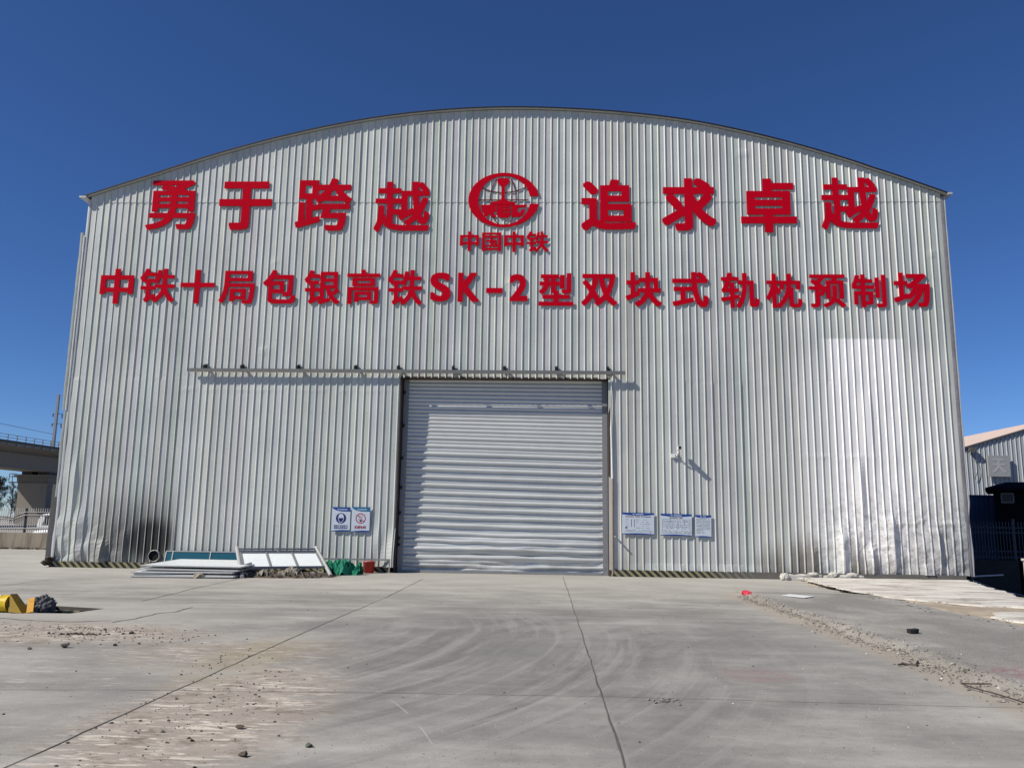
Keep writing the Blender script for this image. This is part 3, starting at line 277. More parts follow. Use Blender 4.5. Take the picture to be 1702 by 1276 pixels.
# ------------------------------------------------------------------ materials
def wall_material():
    n = NT('galvanised_sheet', .42, .1, .5)
    rib = n.mt('FLOOR', n.mul(n.x, 1 / .225)); sheet = n.mt('FLOOR', n.mul(n.x, 1 / .9))
    rv, rc = n.white(rib); sv, scol = n.white(n.add(sheet, 77.7))
    tone = n.add(n.mul(n.sub(rv, .5), .15), n.mul(n.sub(sv, .5), .16))
    streak = n.noise(14, 1, .35, 4, .6); blot = n.noise(.5, 1, .45, 4, .6, 9); fine = n.noise(30, 1, 18, 3, .6, 3)
    tone = n.add(tone, n.mul(n.sub(streak, .5), .30)); tone = n.add(tone, n.mul(n.sub(blot, .5), .38)); tone = n.add(tone, n.mul(n.sub(fine, .5), .16))
    base = n.mix(.035, (.475, .483, .448), rc)
    base = n.mix(n.mul(n.ramp(rv, .6, .95), .5), base, (.425, .468, .425))
    base = n.mix(1.0, base, n.grey(n.add(1.0, tone)), 'MULTIPLY')
    # bleached patch low on the right, with a straight top
    nz = n.noise(1.2, 1, .5, 3, .6, 5)
    pale = n.mul(n.band(n.x, 9.0, 11.4, .25), n.band(n.z, .6, 7.55, .05))
    pale2 = n.mul(n.ell(10.6, 3.2, 2.4, 4.2, .7, nz, .4, 'xz'), n.ramp(n.z, 7.6, 6.9))
    base = n.mix(n.mt('MAXIMUM', n.mul(pale, n.add(.5, n.mul(nz, .7))), n.mul(pale2, n.add(.2, n.mul(nz, .9))), clamp=True), base, (.86, .83, .80))
    # brown splash dirt at the foot of the right end, thin grime along the whole foot
    nb = n.noise(2.2, 1, 1.0, 4, .65, 21)
    ph0 = n.mul(n.mt('FRACT', n.mul(n.x, 1 / .225)), .225)
    flank0 = n.sub(1.0, n.mul(n.band(ph0, .150, .182, .004), .7))
    br = n.mul(n.mul(n.ell(8.5, .25, 1.9, .85, .5, n.add(n.mul(nb, .6), n.mul(streak, .4)), .6, 'xz'), n.ramp(rv, .1, .5)), flank0)
    base = n.mix(n.mul(br, .78), base, (.10, .08, .058))
    br2 = n.ell(12.2, .6, 1.6, 1.2, .6, n.noise(3, 1, 2, 4, .7, 2), .7, 'xz')
    base = n.mix(n.mul(br2, .35), base, (.2, .19, .20))
    mott = n.noise(4.5, 1, 4.0, 5, .7, 130)
    rz = n.mul(n.ramp(n.x, 7.6, 9.6), n.ramp(n.z, 3.6, 1.2))
    base = n.mix(n.mul(rz, n.mul(n.ramp(mott, .46, .62), .5)), base, (.17, .165, .165))
    foot = n.mul(n.ramp(n.z, .9, .2), n.ramp(nb, .42, .7))
    base = n.mix(n.mul(foot, .45), base, (.22, .21, .18))
    # soot thrown up by the flue: dark core, soft left and top, harder right edge
    ns = n.add(n.mul(n.noise(1.6, 1, .5, 4, .6, 40), .6), n.mul(n.noise(16, 1, .8, 4, .7, 44), .4))
    soot = n.ell(-12.85, .9, 1.45, 1.15, .85, ns, .2, 'xz')
    core = n.ell(-12.5, .90, 1.10, .86, .6, ns, .16, 'xz')
    ph = n.mul(n.mt('FRACT', n.mul(n.x, 1 / .225)), .225)
    flank = n.sub(1.0, n.mul(n.band(ph, .150, .182, .004), .62))
    soot = n.mul(soot, n.ramp(n.x, -11.4, -11.8))
    soot = n.mt('MAXIMUM', n.mul(soot, .85), n.mul(n.mul(core, n.ramp(n.x, -11.35, -11.85)), 1.0), clamp=True)
    base = n.mix(n.mul(soot, flank), base, (.012, .011, .010))
    # rows of screws along the girts
    fx = n.mt('FRACT', n.mul(n.x, 1 / .45)); row = n.mt('FRACT', n.mul(n.sub(n.z, .16), 1 / 1.206))
    scr = n.mul(n.band(fx, .30, .34, .012), n.band(row, .006, .024, .004))
    base = n.mix(n.mul(scr, .8), base, (.06, .05, .045))
    drip = n.mul(n.band(fx, .30, .34, .02), n.mul(n.ramp(row, .72, 1.0), n.ramp(streak, .5, .75)))
    base = n.mix(n.mul(drip, .35), base, (.2, .15, .11))
    n.col(base)
    n._in(n.b.inputs['Roughness'], n.add(.34, n.mul(blot, .3)))
    n._in(n.b.inputs['Metallic'], n.mul(n.sub(1.0, soot), .12))
    n.bump(n.noise(5, 1, 2.2, 2, .5, 70), .10, .02)
    return n.m

def hazard_material(period=.23, fade=True, name='hazard_plinth'):
    n = NT(name, .85)
    a = n.noise(5, 5, 9, 4, .65); b = n.noise(1.1, 1, 1, 3, .6, 11)
    ph = n.mt('FRACT', n.mul(n.add(n.x, n.mul(n.z, 1.05)), 1 / period))
    st = n.band(ph, .04, .52, .015)
    yel = n.mix(n.ramp(a, .45, .7), (.24, .225, .115), (.19, .18, .125))
    blk = n.mix(n.ramp(a, .5, .75), (.020, .019, .018), (.07, .065, .06))
    c = n.mix(st, blk, yel)
    if fade:
        bare = n.mix(a, (.10, .095, .085), (.16, .15, .135))
        worn_ = n.mt('MAXIMUM', n.ramp(n.add(n.x, n.mul(b, 3.0)), 5.6, 8.6), n.ramp(b, .62, .72), clamp=True)
        c = n.mix(worn_, c, bare)
    n.col(c); n.bump(a, .3, .01)
    return n.m

def ground_material():
    n = NT('concrete_yard', .88, 0, .25)
    big = n.noise(.10, .13, 1, 4, .6, 3); mid = n.noise(.55, .8, 1, 5, .62, 17); sm = n.noise(5, 6, 1, 4, .65, 5); gr = n.noise(60, 60, 1, 2, .6, 1)
    strk = n.noise(.35, 2.6, 1, 4, .65, 29)
    k = n.add(n.mul(n.sub(big, .5), .40), n.mul(n.sub(mid, .5), .62)); k = n.add(k, n.mul(n.sub(sm, .5), .42)); k = n.add(k, n.mul(n.sub(gr, .5), .30)); k = n.add(k, n.mul(n.sub(strk, .5), .42))
    base = n.mix(n.ramp(mid, .35, .7), (.265, .256, .231), (.345, .330, .297))
    base = n.mix(1.0, base, n.grey(n.add(1.0, k)), 'MULTIPLY')
    # pale dusty zone near the shed and by the pit
    dust = n.mt('MAXIMUM', n.mul(n.ramp(n.add(n.y, n.mul(mid, 4)), -9.5, .5), .75), n.mul(n.ell(-8.2, -11.9, 2.6, 1.6, .6, mid, .5), .8), clamp=True)
    base = n.mix(n.mul(dust, .8), base, (.42, .398, .352))
    # slabs of slightly different pours
    slab = n.add(n.mt('FLOOR', n.mul(n.add(n.x, 3.4), 1 / 4.0)), n.mul(n.mt('FLOOR', n.mul(n.add(n.y, 17.85), 1 / 5.0)), 13.0))
    wv, wc = n.white(slab)
    base = n.mix(1.0, base, n.grey(n.add(.93, n.mul(wv, .12))), 'MULTIPLY')
    # dark traffic film and tyre arcs in front of the door
    film = n.ell(-.6, -15.0, 2.6, 4.4, .8, mid, .6)
    base = n.mix(n.mul(film, .62), base, (.15, .148, .142))
    film2 = n.ell(-2.6, -9.2, 3.2, 1.2, .8, strk, .6)
    base = n.mix(n.mul(film2, .25), base, (.17, .165, .155))
    film3 = n.ell(3.3, -14.0, 1.5, 2.4, .8, strk, .7)
    base = n.mix(n.mul(film3, .25), base, (.15, .15, .145))
    def sweep(cx, cy, fr, off):
        dx = n.sub(n.x, cx); dy = n.sub(n.y, cy)
        r = n.mt('SQRT', n.add(n.mul(dx, dx), n.mul(dy, dy))); t = n.mt('ARCTAN2', dy, dx)
        q = n.t.nodes.new("ShaderNodeTexNoise"); q.inputs['Scale'].default_value = 1; q.inputs['Detail'].default_value = 4; q.inputs['Roughness'].default_value = .65
        n.t.links.new(n.vec(n.mul(r, fr), n.mul(t, 2.2), off), q.inputs['Vector']); return q.outputs['Fac']
    s1 = n.mul(n.ramp(sweep(-9.5, -13.5, 3.2, 3.0), .47, .66), n.ell(-.9, -17.2, 2.2, 3.6, .7, mid, .5))
    s2 = n.mul(n.ramp(sweep(7.5, -17.0, 3.0, 8.0), .48, .66), n.ell(.0, -14.6, 2.6, 3.2, .7, mid, .5))
    s3 = n.mul(n.ramp(sweep(-3.0, -26.0, 2.0, 14.0), .48, .64), n.ell(-2.0, -9.0, 6.5, 3.4, .7, mid, .6))
    s4 = n.mul(n.ramp(sweep(-9.5, -13.5, 5.0, 23.0), .50, .62), n.ell(-.2, -16.0, 2.8, 4.4, .7, mid, .6))
    base = n.mix(n.mul(s1, .52), base, (.115, .112, .104))
    base = n.mix(n.mul(s2, .42), base, (.125, .122, .114))
    base = n.mix(n.mul(s3, .34), base, (.15, .145, .132))
    base = n.mix(n.mul(s4, .22), base, (.43, .42, .395))
    scr = n.mul(n.ring(-9.0, -22.0, 8.55, .004, .008), n.mul(n.band(n.y, -21, -16.4, .3), n.ramp(n.noise(2, 2, 1, 3, .6, 33), .45, .6)))
    base = n.mix(n.mul(scr, .45), base, (.46, .46, .44))
    # dried pale splashes
    spl = n.mul(n.ramp(n.noise(1.7, 2.6, 1, 4, .6, 83), .66, .72), n.ell(-.8, -12.2, 2.6, 2.6, .5))
    base = n.mix(n.mul(spl, .55), base, (.52, .51, .48))
    # red-brown mud dragged over the left, combed into pale streaks
    nd = n.noise(1.3, 2.0, 1, 6, .68, 61)
    comb = n.noise(3.6, 15.0, 1, 5, .7, 67, .6)
    blot2 = n.noise(3.2, 5.0, 1, 5, .7, 72)
    mud = n.mt('MAXIMUM', n.ell(-7.0, -14.35, 2.2, 1.0, .5, nd, .8), n.mt('MAXIMUM', n.ell(-2.75, -18.9, .85, 2.3, .40, nd, .8), n.mul(n.ell(-3.8, -15.7, 1.25, .95, .6, nd, 1.0), .75)))
    base = n.mix(n.mul(mud, .70), base, (.33, .275, .225))
    dark = n.mul(mud, n.ramp(blot2, .50, .64))
    base = n.mix(n.mul(dark, .75), base, (.165, .128, .095))
    pale = n.mul(n.mul(mud, n.ramp(comb, .50, .60)), n.ramp(nd, .40, .56))
    base = n.mix(n.mul(pale, .92), base, (.66, .60, .50))
    pale = n.mul(n.ell(-5.0, -16.5, 3.2, 3.0, .7, nd, 1.0), n.ramp(n.noise(2.0, 4.5, 1, 5, .7, 97), .56, .66))
    base = n.mix(n.mul(pale, .45), base, (.50, .48, .43))
    oliv = n.ell(-3.45, -16.0, .45, 1.6, .6, nd, .6)
    base = n.mix(n.mul(oliv, .40), base, (.30, .26, .15))
    mauve = n.mul(n.ell(-4.0, -17.2, 3.0, 2.6, .8, nd, .6), n.ramp(nd, .45, .65))
    base = n.mix(n.mul(mauve, .25), base, (.35, .31, .285))
    # old red paint spill
    red = n.ell(2.35, -16.5, .38, .42, .35, n.noise(4, 4, 1, 4, .6, 15), .6)
    base = n.mix(n.mul(n.mul(red, n.ramp(sm, .3, .6)), .34), base, (.24, .12, .115))
    # rubble dust along the path
    edge = n.mul(n.band(n.add(n.x, n.mul(mid, .5)), 4.45, 5.4, .25), n.ramp(n.y, -4.5, -7))
    base = n.mix(n.mul(edge, .6), base, (.34, .29, .22))
    # fine grit
    spk = n.ramp(n.noise(30, 24, 1, 2, .5, 7), .66, .70)
    base = n.mix(n.mul(spk, .55), base, (.09, .085, .08))
    spk2 = n.ramp(n.noise(45, 35, 1, 1, .4, 107), .72, .76)
    base = n.mix(n.mul(spk2, .5), base, (.6, .59, .56))
    n.col(base)
    n.bump(n.add(n.mul(sm, .6), n.mul(gr, .25)), .35, .012)
    return n.m

M = {}
M['wall'] = wall_material()
M['hazard'] = hazard_material()
M['ground'] = ground_material()
M['roof'] = worn('roof_sheet', (.50, .53, .53), .12, 2, .55, .1)
M['roof_edge'] = worn('roof_edge', (.010, .007, .008), .3, 2, .6)
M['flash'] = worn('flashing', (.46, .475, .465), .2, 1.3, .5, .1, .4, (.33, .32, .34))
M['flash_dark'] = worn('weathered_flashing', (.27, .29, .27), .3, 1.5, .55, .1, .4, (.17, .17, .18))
M['flash_shade'] = worn('shaded_flashing', (.22, .21, .225), .45, 1.2, .6, .1, .4, (.40, .39, .39))  # shade on the right corner strip put into its colour
M['dark_post'] = worn('dark_post', (.075, .075, .073), .3, 3, .7)
M['shade_sheet'] = worn('inner_lining', (.10, .10, .11), .2, 3, .8)
M['rust'] = worn('rusty_steel', (.055, .04, .034), .4, 5, .75, .1, .3, (.03, .02, .017))
M['steel'] = worn('grey_steel', (.24, .245, .25), .2, 6, .5, .3)
M['galv'] = worn('zinc_tube', (.42, .42, .41), .25, 7, .45, .35)
M['black'] = worn('black_paint', (.014, .014, .015), .3, 8, .5)
M['white'] = worn('white_paint', (.66, .67, .67), .12, 5, .45)
M['panel'] = worn('panel_white', (.72, .76, .76), .10, 3, .35, 0, .5, (.62, .66, .66))
M['red'] = worn('red_letter_skin', (.46, .001, .013), .16, 1.6, .85, 0, .04, (.39, .001, .012))
M['red_line'] = worn('dark_red_line', (.12, .004, .008), .15, 4, .5)
M['bucket'] = worn('red_plastic', (.36, .022, .016), .15, 12, .45)
M['net'] = worn('green_net', (.012, .21, .115), .5, 16, .7, 0, .3, (.006, .09, .055))
M['teal'] = worn('teal_glass', (.012, .085, .12), .25, 5, .25, 0, .5)
M['stone'] = worn('grey_stone', (.20, .185, .165), .5, 14, .9)
M['stone_dark'] = worn('dark_stone', (.075, .068, .06), .5, 14, .9)
M['rock'] = worn('dark_rock', (.10, .10, .105), .5, 25, .85, 0, .3, (.03, .03, .033))
M['yellow'] = worn('yellow_band', (.56, .38, .012), .35, 9, .5, 0, .3, (.34, .22, .02))
M['orange'] = worn('orange_band', (.60, .30, .02), .2, 9, .5)
M['concrete'] = worn('pale_concrete', (.46, .44, .40), .2, 4, .9)
M['viaduct'] = worn('viaduct_concrete', (.225, .205, .175), .15, .4, .95, 0, .1)
M['navy'] = worn('navy_paint', (.012, .016, .034), .2, 4, .45)
M['fence_dark'] = worn('dark_fence_paint', (.06, .07, .095), .3, 4, .6)
M['pale_picket'] = worn('pale_picket', (.42, .41, .39), .2, 4, .5)
M['car'] = worn('white_car_paint', (.75, .75, .76), .04, 2, .25, 0, .5)
M['glass'] = worn('dark_glass', (.015, .018, .022), .1, 2, .12, 0, .6)
M['rubber'] = worn('rubber', (.015, .015, .015), .2, 8, .8)
M['bark'] = worn('bark', (.13, .115, .10), .3, 4, .9)
M['twig'] = worn('twigs', (.14, .125, .105), .3, 2, .9)
M['leaf'] = worn('dark_leaf', (.075, .085, .06), .4, 3, .8)
M['shed_wall'] = worn('shed_sheet', (.40, .42, .43), .12, 1, .5, .15)
M['pink'] = worn('pink_roof_trim', (.60, .47, .39), .1, 1, .6)
M['board'] = worn('grey_board', (.30, .31, .32), .06, 2, .6)
M['board_pale'] = worn('faded_letter', (.37, .38, .385), .06, 2, .6)
M['cabin'] = worn('cabin_paint', (.007, .008, .011), .3, 3, .9, 0, .08)
M['blue_sheet'] = worn('blue_sheet', (.075, .115, .21), .2, 2, .5)
M['black_wall'] = worn('shadowed_wall', (.045, .042, .038), .5, 1.2, .9, 0, .2, (.015, .014, .013))  # dark wall; the shadow lying over it is deepened in this colour
M['debris'] = worn('earth', (.085, .066, .048), .5, 9, .95)
M['cloth'] = worn('pale_sack', (.30, .27, .215), .3, 9, .9)
M['redcloth'] = worn('red_cloth', (.52, .045, .075), .25, 9, .8)
M['joint'] = worn('joint_filler', (.10, .096, .088), .5, 5, .95)
M['soot'] = worn('soot', (.005, .005, .005), .2, 5, .95)  # black of the flue mouth, its inner shade painted in

# ------------------------------------------------------------------ ground
def filled(name, outer, holes, mat, z=0., label=None):
    bm = bmesh.new(); edges = []
    for loop in [outer] + holes:
        vs = [bm.verts.new((x, y, z)) for x, y in loop]
        edges += [bm.edges.new((vs[i], vs[(i + 1) % len(vs)])) for i in range(len(vs))]
    bmesh.ops.triangle_fill(bm, edges=edges, use_beauty=True, use_dissolve=False, normal=(0, 0, 1))
    for f in bm.faces:
        if f.normal.z < 0: f.normal_flip()
    me = bpy.data.meshes.new(name); bm.to_mesh(me); bm.free(); me.materials.append(mat)
    o = bpy.data.objects.new(name, me); COL.objects.link(o); o['kind'] = 'structure'
    return o
PIT = [(-8.42, -12.17), (-7.86, -12.13), (-7.72, -11.32), (-8.75, -11.05)]
EDGE = [(12.95, .3), (12.75, -.5), (11.95, -3.2), (11.05, -6.14), (10.5, -8.2)]
filled('ground', [(-1500, -400), (900, -400), (900, -8.2)] + EDGE[::-1] + [(12.95, 70), (900, 70), (900, 2500), (-1500, 2500)], [PIT], M['ground'])
low = MB().quad((10, -8.3, -1.2), (900, -8.3, -1.2), (900, 71, -1.2), (10, 71, -1.2)).build('lower_ground', M['debris']); low['kind'] = 'structure'
rim = MB()
for a, b in zip(EDGE, EDGE[1:]): rim.quad((a[0], a[1], -.004), (b[0], b[1], -.004), (b[0], b[1], -1.25), (a[0], a[1], -1.25))
rim.quad((10.5, -8.2, -.004), (900, -8.2, -.004), (900, -8.2, -1.25), (10.5, -8.2, -1.25))
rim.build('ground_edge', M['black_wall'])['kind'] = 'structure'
pit = MB()
for i in range(4):
    a, b = PIT[i], PIT[(i + 1) % 4]
    pit.quad((a[0], a[1], -.002), (b[0], b[1], -.002), (b[0], b[1], -.4), (a[0], a[1], -.4))
pit.quad(*[(x, y, -.4) for x, y in PIT])
pit.build('pit', M['stone_dark'])['kind'] = 'structure'

def ribbon(name, pts, w, mat, z=.004, jit=.02, step=.25, sub=None):
    vs = []; fs = []; P = []
    for (x0, y0), (x1, y1) in zip(pts, pts[1:]):
        n = max(1, int(math.hypot(x1 - x0, y1 - y0) / step))
        P += [(x0 + (x1 - x0) * i / n, y0 + (y1 - y0) * i / n) for i in range(n)]
    P.append(pts[-1])
    for i, (x, y) in enumerate(P):
        a = P[max(i - 1, 0)]; b = P[min(i + 1, len(P) - 1)]
        dx, dy = b[0] - a[0], b[1] - a[1]; L = math.hypot(dx, dy) or 1
        nx, ny = -dy / L, dx / L
        j = jit * fbm(x * 1.7, y * 1.7, 3.3); ww = w * (.55 + .9 * abs(fbm(x * 3.1, y * 3.1, 8.1)) + .35 * random.random())
        vs += [(x + nx * (j + ww / 2), y + ny * (j + ww / 2), z), (x + nx * (j - ww / 2), y + ny * (j - ww / 2), z)]
    for i in range(len(P) - 1): fs.append((2 * i, 2 * i + 1, 2 * i + 3, 2 * i + 2))
    m = MB(); m._add(vs, fs); o = m.build(name, mat); o['kind'] = 'structure'
    return o
ribbon('ground_joint', [(-3.36, -2.6), (-3.30, -8), (-3.42, -14), (-3.46, -24)], .013, M['joint'])
ribbon('ground_joint', [(.61, -.6), (.60, -6), (.58, -14), (.54, -24)], .015, M['joint'])
ribbon('ground_joint', [(-14, -18.3), (-5, -18.1), (-3.5, -17.95), (.57, -17.8), (4.5, -17.9)], .007, M['joint'], z=.003)
ribbon('ground_joint', [(-14, -9.3), (-7, -9.5), (-3.36, -9.4)], .016, M['joint'], z=.003)
ribbon('ground_joint', [(-12.36, -7.27), (-12.53, -4.91), (-10.53, -4.17)], .022, M['joint'], z=.003)
ribbon('ground_crack', [(-6.73, -12.96), (-7.30, -13.21), (-7.82, -13.14), (-8.58, -12.86)], .03, M['joint'], jit=.08, step=.1)
ribbon('ground_crack', [(-6.61, -13.18), (-6.49, -12.68), (-6.46, -11.98), (-6.31, -11.68), (-6.36, -10.88)], .034, M['joint'], jit=.06, step=.08)
ribbon('ground_crack', [(-7.72, -9.99), (-8.02, -6.66), (-8.17, -3.58)], .022, M['joint'])

# right side: broken path, sandy strip, pale slabs
def pave_mat():
    n = NT('rough_path', .92)
    a = n.noise(.7, .5, 1, 5, .6); b = n.noise(9, 9, 1, 4, .7, 4); c = n.noise(42, 42, 1, 2, .6, 9)
    k = n.add(n.mul(n.sub(a, .5), .4), n.add(n.mul(n.sub(b, .5), .55), n.mul(n.sub(c, .5), 1.2)))
    base = n.mix(1.0, n.mix(n.ramp(a, .4, .65), (.225, .214, .193), (.30, .283, .255)), n.grey(n.add(1, k)), 'MULTIPLY')
    red = n.mul(n.ell(5.3, -16.5, .5, .4, .5, n.noise(3, 3, 1, 4, .6, 15), .8), n.ramp(n.noise(5, 5, 1, 3, .6, 19), .42, .58))
    base = n.mix(n.mul(red, .55), base, (.24, .09, .10))
    edge = n.ramp(n.add(n.x, n.mul(b, .4)), 5.2, 4.75)
    base = n.mix(n.mul(edge, .45), base, (.24, .21, .17))
    n.col(base); n.bump(n.add(b, c), .6, .02)
    return n.m
def sand_mat():
    n = NT('sandy_soil', .95)
    a = n.noise(.9, 1.2, 1, 5, .6); b = n.noise(14, 14, 1, 3, .7, 4)
    k = n.add(n.mul(n.sub(a, .5), .6), n.mul(n.sub(b, .5), .7))
    n.col(n.mix(1.0, n.mix(n.ramp(a, .4, .62), (.40, .34, .255), (.27, .225, .17)), n.grey(n.add(1, k)), 'MULTIPLY')); n.bump(b, .6, .02)
    return n.m
def slab_mat():
    n = NT('pale_slab', .85)
    a = n.noise(.5, 2.2, 1, 5, .65); b = n.noise(6, 12, 1, 3, .7, 4)
    st = n.ramp(n.noise(.7, 3.4, 1, 4, .7, 44), .545, .60)
    base = n.mix(1.0, n.mix(n.ramp(a, .38, .62), (.62, .59, .53), (.46, .425, .37)), n.grey(n.add(1, n.mul(n.sub(b, .5), .35))), 'MULTIPLY')
    n.col(n.mix(n.mul(st, .8), base, (.13, .115, .095))); n.bump(b, .3, .01)
    return n.m
def grid(name, x0, x1, y0, y1, st, zf, mat):
    nx = int((x1 - x0) / st); ny = int((y1 - y0) / st); vs = []; fs = []
    for j in range(ny + 1):
        for i in range(nx + 1):
            x = x0 + (x1 - x0) * i / nx; y = y0 + (y1 - y0) * j / ny; vs.append((x, y, zf(x, y)))
    for j in range(ny):
        for i in range(nx):
            k = j * (nx + 1) + i; q = (k, k + 1, k + nx + 2, k + nx + 1)
            if max(vs[t][2] for t in q) > -.012: fs.append(q)
    m = MB(); m._add(vs, fs); o = m.build(name, mat, smooth=True); o['kind'] = 'structure'
    return o
def path_z(x, y):
    e = 4.68 + .16 * fbm(y * .8, 1.2) + .07 * fbm(y * 4, 5.2)
    far = ss(y, -4.4, -6.6)
    return -.02 + (.092 + .022 * fbm(x * 3.1, y * 3.1, 6) * ss(x, e + .7, e)) * ss(x, e - .06, e + .10) * far * ss(x, 8.4, 7.6) + .012 * fbm(x * 2.2, y * 2.2, 4) * far
grid('path', 4.2, 8.5, -26, -4.2, .09, path_z, pave_mat())
def sand_z(x, y):
    e = 7.45 + .22 * fbm(y * .6, 7.7) + .1 * fbm(y * 3, 2.1)
    lim = ss(x, e, e + .35) * ss(y, -13.6 + .6 * fbm(x, 4.4), -12.6) * ss(y, -.45, -1.0)
    return -.03 + (.105 + .03 * fbm(x * 1.1, y * 1.1, 2) + .02 * fbm(x * 4, y * 4, 2)) * lim
def inside_edge(x, y):
    for (ax, ay), (bx, by) in zip(EDGE, EDGE[1:]):
        if by <= y <= ay: return ax + (bx - ax) * (y - ay) / (by - ay)
    return 12.9 if y > 0 else 60
grid('sandy_ground', 7.0, 12.9, -14.2, -.36, .09, lambda x, y: sand_z(x, y) if x < inside_edge(x, y) - .05 else -.05, sand_mat())
SLAB = slab_mat()
def ragged(pts, amp, step=.18):
    out = []
    for (x0, y0), (x1, y1) in zip(pts, pts[1:] + pts[:1]):
        n = max(1, int(math.hypot(x1 - x0, y1 - y0) / step))
        for i in range(n):
            x, y = x0 + (x1 - x0) * i / n, y0 + (y1 - y0) * i / n
            out.append((x + amp * fbm(x * 2, y * 2, 1), y + amp * fbm(x * 2, y * 2, 9)))
    return out
def sheet(name, pts, z, t, mat):
    p = ragged(pts, .16); m = MB(); m.prism(p, (0, 0, z), (1, 0, 0), (0, 1, 0), (0, 0, t))
    o = m.build(name, mat); o['kind'] = 'structure'; return o
sheet('concrete_slab', [(7.72, -.75), (7.42, -2.4), (7.40, -5.2), (7.68, -7.4), (8.35, -8.5), (9.5, -9.2), (10.35, -8.1), (10.9, -6.1), (11.8, -3.2), (12.55, -.75)], .078, .03, SLAB)
sheet('concrete_slab', [(7.75, -11.0), (8.45, -10.1), (9.6, -10.2), (9.0, -12.3), (8.0, -12.2)], .075, .03, SLAB)

# ------------------------------------------------------------------ warehouse
XL, XR = -15.675, 13.122
ARCH = [(-15.72, 12.36), (-13.53, 13.1), (-11.49, 13.8), (-9.44, 14.40), (-7.38, 14.89), (-5.32, 15.25), (-3.25, 15.46), (-1.19, 15.53), (.86, 15.46), (2.9, 15.29), (4.92, 15.0), (6.91, 14.55), (8.87, 13.98), (10.81, 13.3), (13.2, 12.40)]
def roof_z(x):
    for i in range(len(ARCH) - 1):
        (a, za), (b, zb) = ARCH[i], ARCH[i + 1]
        if a <= x <= b or i == len(ARCH) - 2 or (i == 0 and x < a):
            p0 = ARCH[max(i - 1, 0)][1]; p3 = ARCH[min(i + 2, len(ARCH) - 1)][1]
            t = (x - a) / (b - a)
            m0 = (zb - p0) / 2 if i > 0 else zb - za; m1 = (p3 - za) / 2 if i < len(ARCH) - 2 else zb - za
            return (2 * t**3 - 3 * t * t + 1) * za + (t**3 - 2 * t * t + t) * m0 + (-2 * t**3 + 3 * t * t) * zb + (t**3 - t * t) * m1
DX0, DX1, DZ = -4.62, 2.06, 6.18
W_ = thing('warehouse', 'huge silver corrugated steel shed with an arched roof and red lettering', 'warehouse', (0, 0, 0))

def dent(x, z):
    """how far the sheet is pushed (minus = towards the yard), and sideways"""
    sh_ = math.floor(x / .9); fr_ = x / .9 - sh_
    d = .007 * fbm(x * .7, z * .35, 1.0) + .004 * fbm(x * 2.1, z * .8, 4.0)
    d += .030 * (fr_ - .5) * noise.noise(Vector((sh_ * 7.31, math.floor((z - 12.24) / 6.1) * 3.7, 2.0)))
    lo = ss(z, 2.3, .2)
    k = lo * ss(x, 7.2, 9.5)
    d += k * (.10 * fbm(x * .9, z * 1.1, 7.0) - .05 * abs(fbm(x * 1.5, z * .9, 9.0)))
    def fold(x0, w1, w2, z0, h, A):
        t = (x - x0) / (w1 if x < x0 else w2)
        return -A * max(0., 1 - abs(t)) * math.exp(-((z - z0) / h) ** 4)
    for f in ((9.30, .30, .10, .75, .75, .15), (10.72, .36, .12, 1.0, .85, .16), (8.35, .22, .12, .5, .4, .07), (12.1, .40, .12, .9, .7, .10), (10.15, .25, .15, .6, .5, .08), (9.9, .28, .08, 2.6, 1.0, .06), (10.25, .25, .08, 4.9, .9, .05),
              (-14.0, .35, .12, .45, .42, .16), (-14.75, .3, .10, 1.0, .8, .11), (-13.3, .25, .12, .7, .5, .06), (-15.1, .25, .1, 2.4, 1.0, .05)):
        if abs(x - f[0]) < .6: d += fold(*f)
    crease = 1.75 + .25 * fbm(x * .8, 3.0)
    d += -.024 * ss(x, 9.8, 10.6) * math.exp(-abs(z - crease) / .06)
    d += -.02 * ss(x, 9.0, 10.0) * math.exp(-abs(z - .95 - .2 * fbm(x * 1.1, 8.)) / .05)
    crease2 = 3.75 + .15 * fbm(x * .9, 6.0)
    d += -.016 * math.exp(-((x - 9.2) / 1.4) ** 2) * math.exp(-abs(z - crease2) / .06)
    d += .03 * ss(x, 9, 11) * ss(z, 6.5, 3) * fbm(x * 1.1, z * .5, 13)
    k = lo * ss(x, -12.8, -14.2)
    d += k * .11 * fbm(x * 1.3, z * 1.2, 21)
    d += .02 * ss(x, -14.2, -15.4) * ss(z, 6, 3) * fbm(x * 1.5, z * .7, 23)
    for cx, cz, a in ((-1.2, 9.4, .018), (-.8, 9.25, .014), (-9.2, 7.05, .016), (-9.0, 10.1, .010), (6.6, 13.9, .02), (-12.4, 12.0, .012), (3.0, 5.6, .006), (12.6, 10.4, .016)):
        d += -a * math.exp(-((x - cx) / .16) ** 2 - ((z - cz) / .12) ** 2)
    d += -.085 * ss(z, .46, .17) * ss(x, 2.3, 3.4) * ss(x, 7.6, 6.6) * max(0, .55 + .9 * fbm(x * 2.2, 3))
    return d
